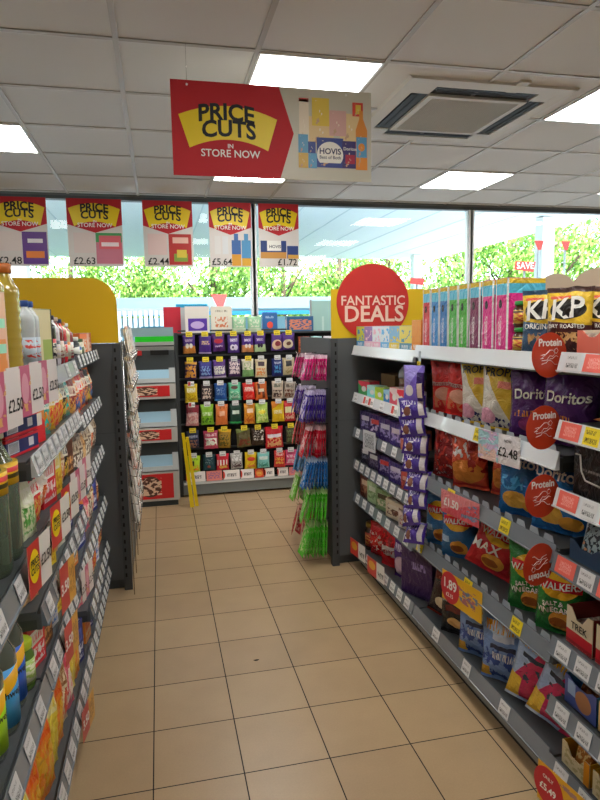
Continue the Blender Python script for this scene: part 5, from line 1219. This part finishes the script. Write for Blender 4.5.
for i, (c1, c2, nm, h_) in enumerate((('181c24', 'd8d8d0', 'black and white', .1), ('2458a0', 'e0dcc0', 'blue', .07), ('e0dcc8', '48603c', 'cream', .09))):
    lp(jar('tin_'+nm, .036, h_, mat('tin_b_'+nm, c1, .3), mat('tin_l_'+nm, c2, .4), art('tin_a_'+nm, c1, [('ell', .5, .5, .25, .35, c2)], .4)), 'jar', '%s jar on the top left shelf before the orange boxes' % nm, 'jar', 2.96+i*.085, ZL, .07, 0, x=-.38)
for i, (c1, nm) in enumerate((('c8642c', 'orange'), ('d8a48c', 'peach'), ('a85838', 'rust'))):
    lp(carton('ob_'+nm, .09, .08, .115, art('ob_'+nm, c1, [('blot', .1, .1, .9, .8, 'e0d0bc', 4), ('band', .0, .12, '28407c')], .4)), 'food_box', '%s small box at the far end of the top left shelf' % nm, 'food box', 3.24+i*.1, ZL, .08, -15)
# generic shelf fill
SH = {'b2': 'second shelf, middle left bay', 'b3': 'third shelf, middle left bay', 'b4': 'fourth shelf, middle left bay', 'b5': 'fifth shelf, middle left bay', 'b6': 'bottom shelf, middle left bay',
      'c2': 'second shelf, far left bay', 'c3': 'third shelf, far left bay', 'c4': 'fourth shelf, far left bay', 'c5': 'fifth shelf, far left bay', 'c6': 'bottom shelf, far left bay',
      'a2': 'second shelf, near left bay', 'a3': 'third shelf, near left bay', 'a4': 'bottom shelf, near left bay'}
def lbag(key, c1, c2, c3, w_, h_, t_, s_):
    return bag(key, w_, h_, t_, art(key, c1, [('blot', .08, .1, .92, .5, c2, 5, .48), ('rect', .15, .55, .85, .8, c3), ('type', .2, .6, .8, .75, c1, 3)], .28), s_, parts=False)
def lbox(key, c1, c2, c3, w_, h_, d_):
    return carton(key, w_, d_, h_, art(key, c1, [('blot', .08, .1, .92, .45, c2, 4, .48), ('rect', .12, .52, .88, .82, c3), ('type', .2, .58, .8, .74, c1, 3)], .38))
KINDS = {
 'noodle_y': ('bag', 'yellow noodle packet', 'noodle packet', 'e0b020', 'c8342c', 'f0e8d0', .105, .135, .045), 'noodle_t': ('bag', 'teal and orange noodle packet', 'noodle packet', '149890', 'e08c1c', 'f4f0e0', .12, .15, .05),
 'noodle_r': ('bag', 'red noodle packet', 'noodle packet', 'c02c2c', 'e8b44c', 'f0ece0', .105, .135, .045), 'spice_b': ('bag', 'black and yellow spice packet', 'spice packet', '24201c', 'd8b83c', 'e8e0d0', .09, .13, .04),
 'crisp_o': ('bag', 'orange and blue snack packet', 'snack packet', 'd8742c', '28508c', 'ecdcc0', .12, .13, .05), 'crisp_m': ('bag', 'maroon snack packet', 'snack packet', '7c2420', 'd8a050', 'e0c8b0', .12, .13, .05),
 'nut_s': ('bag', 'silver and brown nut packet', 'nut packet', '5c4838', 'c8c0b0', 'a89880', .13, .17, .05), 'rice_w': ('bag', 'white and orange bread packet', 'bread packet', 'd8d0c0', 'e0702c', 'ece8dc', .16, .22, .09),
 'pasta': ('bag', 'tan pasta packet', 'pasta packet', 'b8905c', 'd8b880', '8c6438', .1, .15, .05), 'pasta_w': ('bag', 'pale pasta packet', 'pasta packet', 'd0c0a0', 'a88454', 'e4dcc8', .1, .15, .05),
 'bag_g': ('bag', 'green and white salad packet', 'packet', 'b8bc9c', '4c8c38', 'e4e4d0', .1, .14, .04), 'bag_or': ('bag', 'bright orange tall packet', 'packet', 'd87820', 'e8b030', 'c04c18', .12, .26, .05),
 'bag_ye': ('bag', 'yellow tall packet', 'packet', 'e0cc48', 'b8a028', 'f0e8a8', .1, .27, .05), 'bag_pk': ('bag', 'pink and cream packet', 'packet', 'd06878', 'ecdccc', 'b83c54', .1, .22, .05),
 'bag_cr': ('bag', 'cream biscuit packet', 'packet', 'dccca8', 'b84c34', '8c6038', .11, .2, .05), 'box_n': ('box', 'navy box', 'food box', '1c2464', 'd8d8e0', '3c4ca0', .1, .13, .1),
 'box_r': ('box', 'red and white box', 'food box', 'b8242c', 'e4dcd4', 'e8e4dc', .1, .13, .1), 'box_g': ('box', 'grey and green box', 'food box', 'a8aca0', '4c7c48', 'd8d8d0', .1, .12, .1),
 'box_y': ('box', 'yellow box', 'food box', 'e0c430', 'a87820', 'f0e8c0', .1, .13, .1), 'box_w': ('box', 'white and blue box', 'food box', 'dcdce0', '3c6cb0', 'a8bcd8', .1, .12, .1),
 'box_b': ('box', 'brown box', 'food box', '5c3420', 'b88850', '3c2014', .1, .12, .1), 'box_o': ('box', 'orange box', 'food box', 'd07c30', 'e8d0a8', 'b04c20', .1, .12, .1),
}
def kparts(k):
    kd, desc, cat, c1, c2, c3, w_, h_, d_ = KINDS[k]
    return (lbag if kd == 'bag' else lbox)('left_'+k, c1, c2, c3, w_, h_, d_, len(k)*3+ord(k[-1])) if kd == 'bag' else lbox('left_'+k, c1, c2, c3, w_, h_, d_)
def lfill(sk, z, y, y1, seq, clear, back=False, xr=None):
    i = 0; cnt = 0; np_ = 0
    while y < y1-.06:
        k = seq[i % len(seq)]; kd, desc, cat, c1, c2, c3, w_, h_, d_ = KINDS[k]
        sc_ = min(1.32, (clear-.02)/h_)
        if sc_ < .75: i += 1; cnt += 1; 
        if cnt > 30: break
        if sc_ < .75: continue
        w_ = w_*(1+.5*(sc_-1)) if sc_ > 1 else w_; step = max(w_*.8 if kd == 'bag' else w_, .06)
        if y+step > y1: break
        t_ = random.uniform(-16, -6)
        pr = kparts(k)
        if abs(sc_-1) > .03:   # a shorter pack of the same kind
            pr = bag('left_%s_%d' % (k, int(sc_*100)), w_, h_*sc_, d_, MATS['left_'+k] if 'left_'+k in MATS else kparts(k)[0][1].materials[0], 5, parts=False) if kd == 'bag' else carton('left_%s_%d' % (k, int(sc_*100)), w_, d_, h_*sc_, MATS['left_'+k])
        nme = cat.replace(' ', '_')
        rxy = dict(rx=R(random.uniform(-8, -2)), ry=R(random.uniform(-4, 4))) if kd == 'bag' else {}
        o = lp(pr, nme, '%s, %s from near end, %s' % (desc, ORD[np_], SH[sk].replace('shelf', 'shelf back row') if xr else SH[sk]), cat, y+step/2, z+.012, d_, t_, x=xr, group=None, **rxy)
        y += step+.004; i += 1; np_ += 1
tin = [('tuna_'+str(k), 'x') for k in range(3)]
tn = carton('tuna_pack', .19, .09, .052, art('tuna_pack', '1c2c5c', [('band', 0, .16, 'c0242c'), ('band', .84, 1, 'c0242c'), ('rect', .06, .2, .38, .8, 'b8bcc0'), ('bars', .08, .25, .36, .75, '606468', 30), ('rect', .68, .3, .84, .75, 'd8d8dc')], .35), letters=[])
for k in range(3): lp(tn, 'tinned_fish_pack', 'navy and red multipack of tins, %s of three stacked on the second left shelf' % ('bottom', 'middle', 'top')[k], 'tin pack', 1.80, 1.1675+k*.0545, .09, -14)
tn2 = carton('tuna_box', .1, .09, .15, art('tuna_box', 'c02428', [('wedge', -.5, .9, 'e08c3c'), ('rect', .2, .35, .8, .6, 'e8e0d0')], .35))
lp(tn2, 'food_box', 'red and orange carton beside the navy tin multipacks on the second left shelf', 'food box', 1.96, 1.167, .09, -14)
lfill('b2', 1.155, 2.03, 2.62, ['noodle_t', 'noodle_y', 'noodle_r', 'noodle_y', 'spice_b'], .17)
lfill('c2', 1.12, 2.67, 3.5, ['crisp_m', 'crisp_o', 'noodle_r', 'crisp_o', 'crisp_m', 'spice_b', 'crisp_o', 'crisp_m'], .2)
lfill('b3', .93, 1.70, 2.62, ['bag_g', 'noodle_r', 'rice_w', 'box_r', 'box_y', 'bag_cr', 'spice_b', 'box_b'], .19)
lfill('c3', .85, 2.67, 3.5, ['nut_s', 'nut_s', 'pasta', 'nut_s', 'nut_s', 'rice_w', 'nut_s', 'pasta_w'], .23)
lfill('b4', .75, 1.70, 2.62, ['pasta', 'pasta_w', 'pasta', 'box_y', 'pasta', 'box_g', 'pasta', 'box_n', 'pasta_w'], .15)
lfill('c4', .56, 2.67, 3.5, ['box_n', 'crisp_o', 'bag_pk', 'nut_s', 'bag_cr', 'box_n', 'crisp_m', 'bag_pk', 'noodle_y'], .25)
lfill('b5', .565, 1.70, 2.62, ['box_r', 'box_b', 'box_w', 'box_y', 'noodle_r', 'box_n', 'box_w', 'box_o', 'box_n'], .15)
lfill('c5', .30, 2.67, 3.5, ['bag_pk', 'box_n', 'pasta_w', 'bag_cr', 'noodle_y', 'box_w', 'bag_cr', 'crisp_m'], .22)
lfill('b6', .158, 1.70, 2.62, ['bag_or', 'bag_ye', 'bag_or', 'bag_cr', 'bag_pk', 'bag_ye', 'bag_or', 'box_n', 'bag_ye', 'bag_cr'], .34)
lfill('c6', .138, 2.67, 3.5, ['bag_cr', 'box_o', 'bag_pk', 'nut_s', 'bag_cr', 'box_n', 'noodle_r', 'bag_cr'], .13)
lfill('a4', .158, 1.0, 1.64, ['bag_cr', 'bag_or', 'bag_pk', 'bag_or', 'bag_ye', 'bag_or'], .34)
lfill('b5', .565, 1.70, 2.3, ['box_b', 'box_r', 'box_w', 'box_o', 'box_y'], .15, xr=-.52)
lfill('b6', .158, 1.70, 2.5, ['bag_ye', 'bag_or', 'bag_pk', 'bag_cr', 'bag_or'], .34, xr=-.50)
lfill('a4', .158, 1.1, 1.64, ['bag_or', 'bag_ye', 'bag_pk'], .34, xr=-.50)
lfill('b2', 1.155, 2.0, 2.6, ['noodle_r', 'noodle_y', 'noodle_t'], .17, xr=-.47)
lfill('c3', .85, 2.67, 3.4, ['nut_s', 'pasta'], .23, xr=-.48)
# bottles of the near bay
gls = mat('bottle_green_glass', '8fa088', .06, trans=.6, ior=1.3, coat=.6)
wine = bottle('glass_bottle', .05, .33, gls, mat('cap_pale', 'c8ccbc', .35), art('wine_lab', 'e0b410', [('rect', .2, .3, .8, .5, '3c3410'), ('ell', .5, .7, .2, .12, 'b8282c')], .4), neck=.36, shoulder=.62, label=(.58, .74))
for i, (y, x_) in enumerate(((1.60, -.40), (1.49, -.40), (1.38, -.41), (1.56, -.51), (1.44, -.51))):
    lp(wine, 'glass_bottle', 'dark green glass bottle with yellow label, %s on the near left shelf' % ('farthest', 'middle one', 'nearest', 'farther in back row', 'nearer in back row')[i], 'glass bottle', y, .9425, .1, -8, x=x_)
def sch(key, c1, c2):
    m = art('mixer_'+key, c1, [('wedge', .0, 2, c1), ('band', .0, .2, c1)], .35)
    g_ = mat('mixer_glass', '6c7468', .05, trans=.3, coat=1)
    # label with a diagonal yellow sash
    if ('mixer_lab_'+key) not in MATS:
        mm_ = art('mixer_lab_'+key, c1, [('wedge', 1.1, .12, 'e8ac18'), ('wedge', 1.1, .42, c2)], .35)
    return bottle('mixer_'+key, .042, .27, g_, mat('cap_yellow', 'd8b418', .4), MATS['mixer_lab_'+key], neck=.4, shoulder=.66, label=(.08, .6), letters=[('Schweppes', .023, .37, BKI, False)])
lp(sch('sky', '3c94d0', '3c94d0'), 'mixer_bottle', 'Schweppes bottle with sky blue label, low at the left edge', 'mixer bottle', 1.46, .5775, .09, -20, x=-.395)
lp(sch('navy', '2458b8', '2458b8'), 'mixer_bottle', 'Schweppes bottle with royal blue label behind the sky blue one', 'mixer bottle', 1.56, .5775, .09, -20, x=-.40)
lp(sch('lime', '98c820', 'e8e4d0'), 'mixer_bottle', 'bottle with lime and cream label at the left edge below the red price card', 'mixer bottle', 1.36, .5775, .09, -15, x=-.40)
lp(jar('green_jar', .035, .13, mat('jar_leafy', '5c7c38', .2, coat=.5), mat('lid_lime', 'b8cc30', .4), art('leaf_lab', '94b058', [('blot', .1, .1, .9, .9, 'e8ecc8', 5)], .4)), 'jar', 'leafy green jar with lime lid beside the blue labelled bottles', 'jar', 1.635, .5775, .07, 0, x=-.385)
lem = [('bottle_body', MB().lathe([(0, 0), (.03, .004), (.048, .03), (.052, .06), (.046, .09), (.028, .115), (.014, .125)], 24).mesh('lemon_body', mat('lemon_yellow', 'dcb80c', .3, coat=.5))), ('cap', MB().lathe([(.014, .12), (.016, .125), (.016, .145), (0, .148)], 16).mesh('lemon_cap', mat('cap_green', '5cb81c', .4)))]
for i, y in enumerate((1.25, 1.14)): lp(lem, 'lemon_bottle', 'round yellow lemon-shaped bottle low at the left edge, '+('nearer the blue labels' if not i else 'cut by the edge'), 'juice bottle', y, .5775, .1, 0, x=-.39)
# promotion cards on the left rails
def c_left_pink(o, w_, h_):
    MB().box(-w_/2, 0, -h_/2, w_/2, .001, h_/2).obj('card_sheet', art('card_lpink', 'dcd4d0', [('rect', .32, 0, .62, 1, 'c05878'), ('blot', .3, .1, .64, .9, 'd8a860', 3, .58), ('ell', .47, .55, .1, .3, 'd898a8')], .35), o)
    t = MB(); t.text('£2.50', .036, flat(w_*.34, -.015, -.001)); t.text('£2.25', .036, flat(-w_*.34, -.015, -.001)); t.obj('lettering', BKI, o)
for i, y in enumerate((1.25, 1.49, 1.72)): card(-1, y, 1.368, .22, .115, 'white and pink price card on the top left rail, %s' % ('nearest', 'middle one', 'farthest, below the oil')[i], c_left_pink)
def c_pc(o, w_, h_):
    MB().box(-w_/2, 0, -h_/2, w_/2, .001, h_/2).obj('card_sheet', art('card_pc', 'e0dcd4', [('rect', 0, 0, .5, 1, 'c42428')], .35), o)
    MB().prism([(-w_*.25+w_*.2*math.cos(a), h_*.32*math.sin(a)+.005) for a in [2*PI*i/28 for i in range(28)]], 'y', -.001, -.0002).obj('yellow_spot', SIGNYEL, o)
    t = MB(); t.text('PRICE', .022, flat(-w_*.25, .016, -.002), 0, .03); t.text('CUTS', .022, flat(-w_*.25, -.004, -.002), 0, .03); t.text('£2.50', .036, flat(w_*.25, 0, -.002), 0, .02); t.obj('lettering', BKI, o)
card(-1, 1.53, .95, .16, .125, 'red and white PRICE CUTS card with yellow spot on the rail below the glass bottles', c_pc)
card(-1, 1.85, .955, .18, .12, 'red and white PRICE CUTS card on the middle left bay, nearer of two', c_pc)
card(-1, 2.05, .955, .18, .12, 'red and white PRICE CUTS card on the middle left bay, farther of two', c_pc)
for i, y in enumerate((2.26, 2.46)):
    card(-1, y, .955, .18, .12, 'faded pink price card on the middle left bay, '+('nearer of two' if not i else 'farther of two'), c_left_pink)
def c_or(o, w_, h_):
    MB().box(-w_/2, 0, -h_/2, w_/2, .001, h_/2).obj('card_sheet', art('card_or', 'd8a03c', [('rect', 0, 0, .55, 1, 'c43c38'), ('type', .6, .2, .95, .8, '9c6c2c', 5)], .35), o)
    t = MB(); t.text('3.50', .046, flat(-w_*.22, 0, -.001), 0, .03); t.obj('lettering', WHITEINK, o)
card(-1, 1.92, .735, .15, .14, 'red and orange price card reading 3.50 on the fourth left rail', c_or)
card(-1, 2.36, .565, .16, .12, 'pale pink and white price card on the fifth rail middle left bay', c_left_pink)
card(-1, 1.93, .555, .14, .12, 'orange and pink offer card on the fifth rail, nearer the blue labels', c_or)
card(-1, 2.17, .14, .16, .11, 'red and orange offer card low on the bottom left rail', c_or)
# ------------------------------------------------------------------ camera, world, light
f_, yaw, pitch, roll = 614.5, .2239, .1177, -.0173
cyw, syw = math.cos(yaw), math.sin(yaw); cp, sp_ = math.cos(pitch), math.sin(pitch)
F_ = Vector((syw*cp, cyw*cp, -sp_)); r_ = Vector((cyw, -syw, 0)); u_ = r_.cross(F_)
RR = r_*math.cos(roll)+u_*math.sin(roll); UU = -r_*math.sin(roll)+u_*math.cos(roll)
cam = bpy.data.cameras.new('camera'); co = bpy.data.objects.new('camera', cam); COL.objects.link(co)
mm = Matrix((RR, UU, -F_)).transposed().to_4x4(); mm.translation = (0, 0, 1.5); co.matrix_world = mm
cam.sensor_fit = 'HORIZONTAL'; cam.sensor_width = 36; cam.lens = f_/600*36; cam.clip_start = .02
sc.camera = co
w = bpy.data.worlds.new('sky'); sc.world = w; w.use_nodes = True
nt = w.node_tree; bg = nt.nodes['Background']
sky = nt.nodes.new('ShaderNodeTexSky'); sky.sky_type = 'NISHITA'; sky.sun_elevation = R(50); sky.sun_rotation = R(200); sky.sun_disc = False
nt.links.new(sky.outputs[0], bg.inputs[0]); bg.inputs[1].default_value = 1.3
sun = bpy.data.lights.new('sun', 'SUN'); sun.energy = 16; sun.angle = R(2)
so = bpy.data.objects.new('sun', sun); COL.objects.link(so); so.rotation_euler = (R(48), 0, R(25))
sc.view_settings.view_transform = 'Standard'; sc.view_settings.look = 'None'; sc.view_settings.gamma = 1; sc.view_settings.use_curve_mapping = False
sc.view_settings.exposure = 0
sc.cycles.use_denoising = True
sc.cycles.max_bounces = 8; sc.cycles.transparent_max_bounces = 16; sc.cycles.transmission_bounces = 6
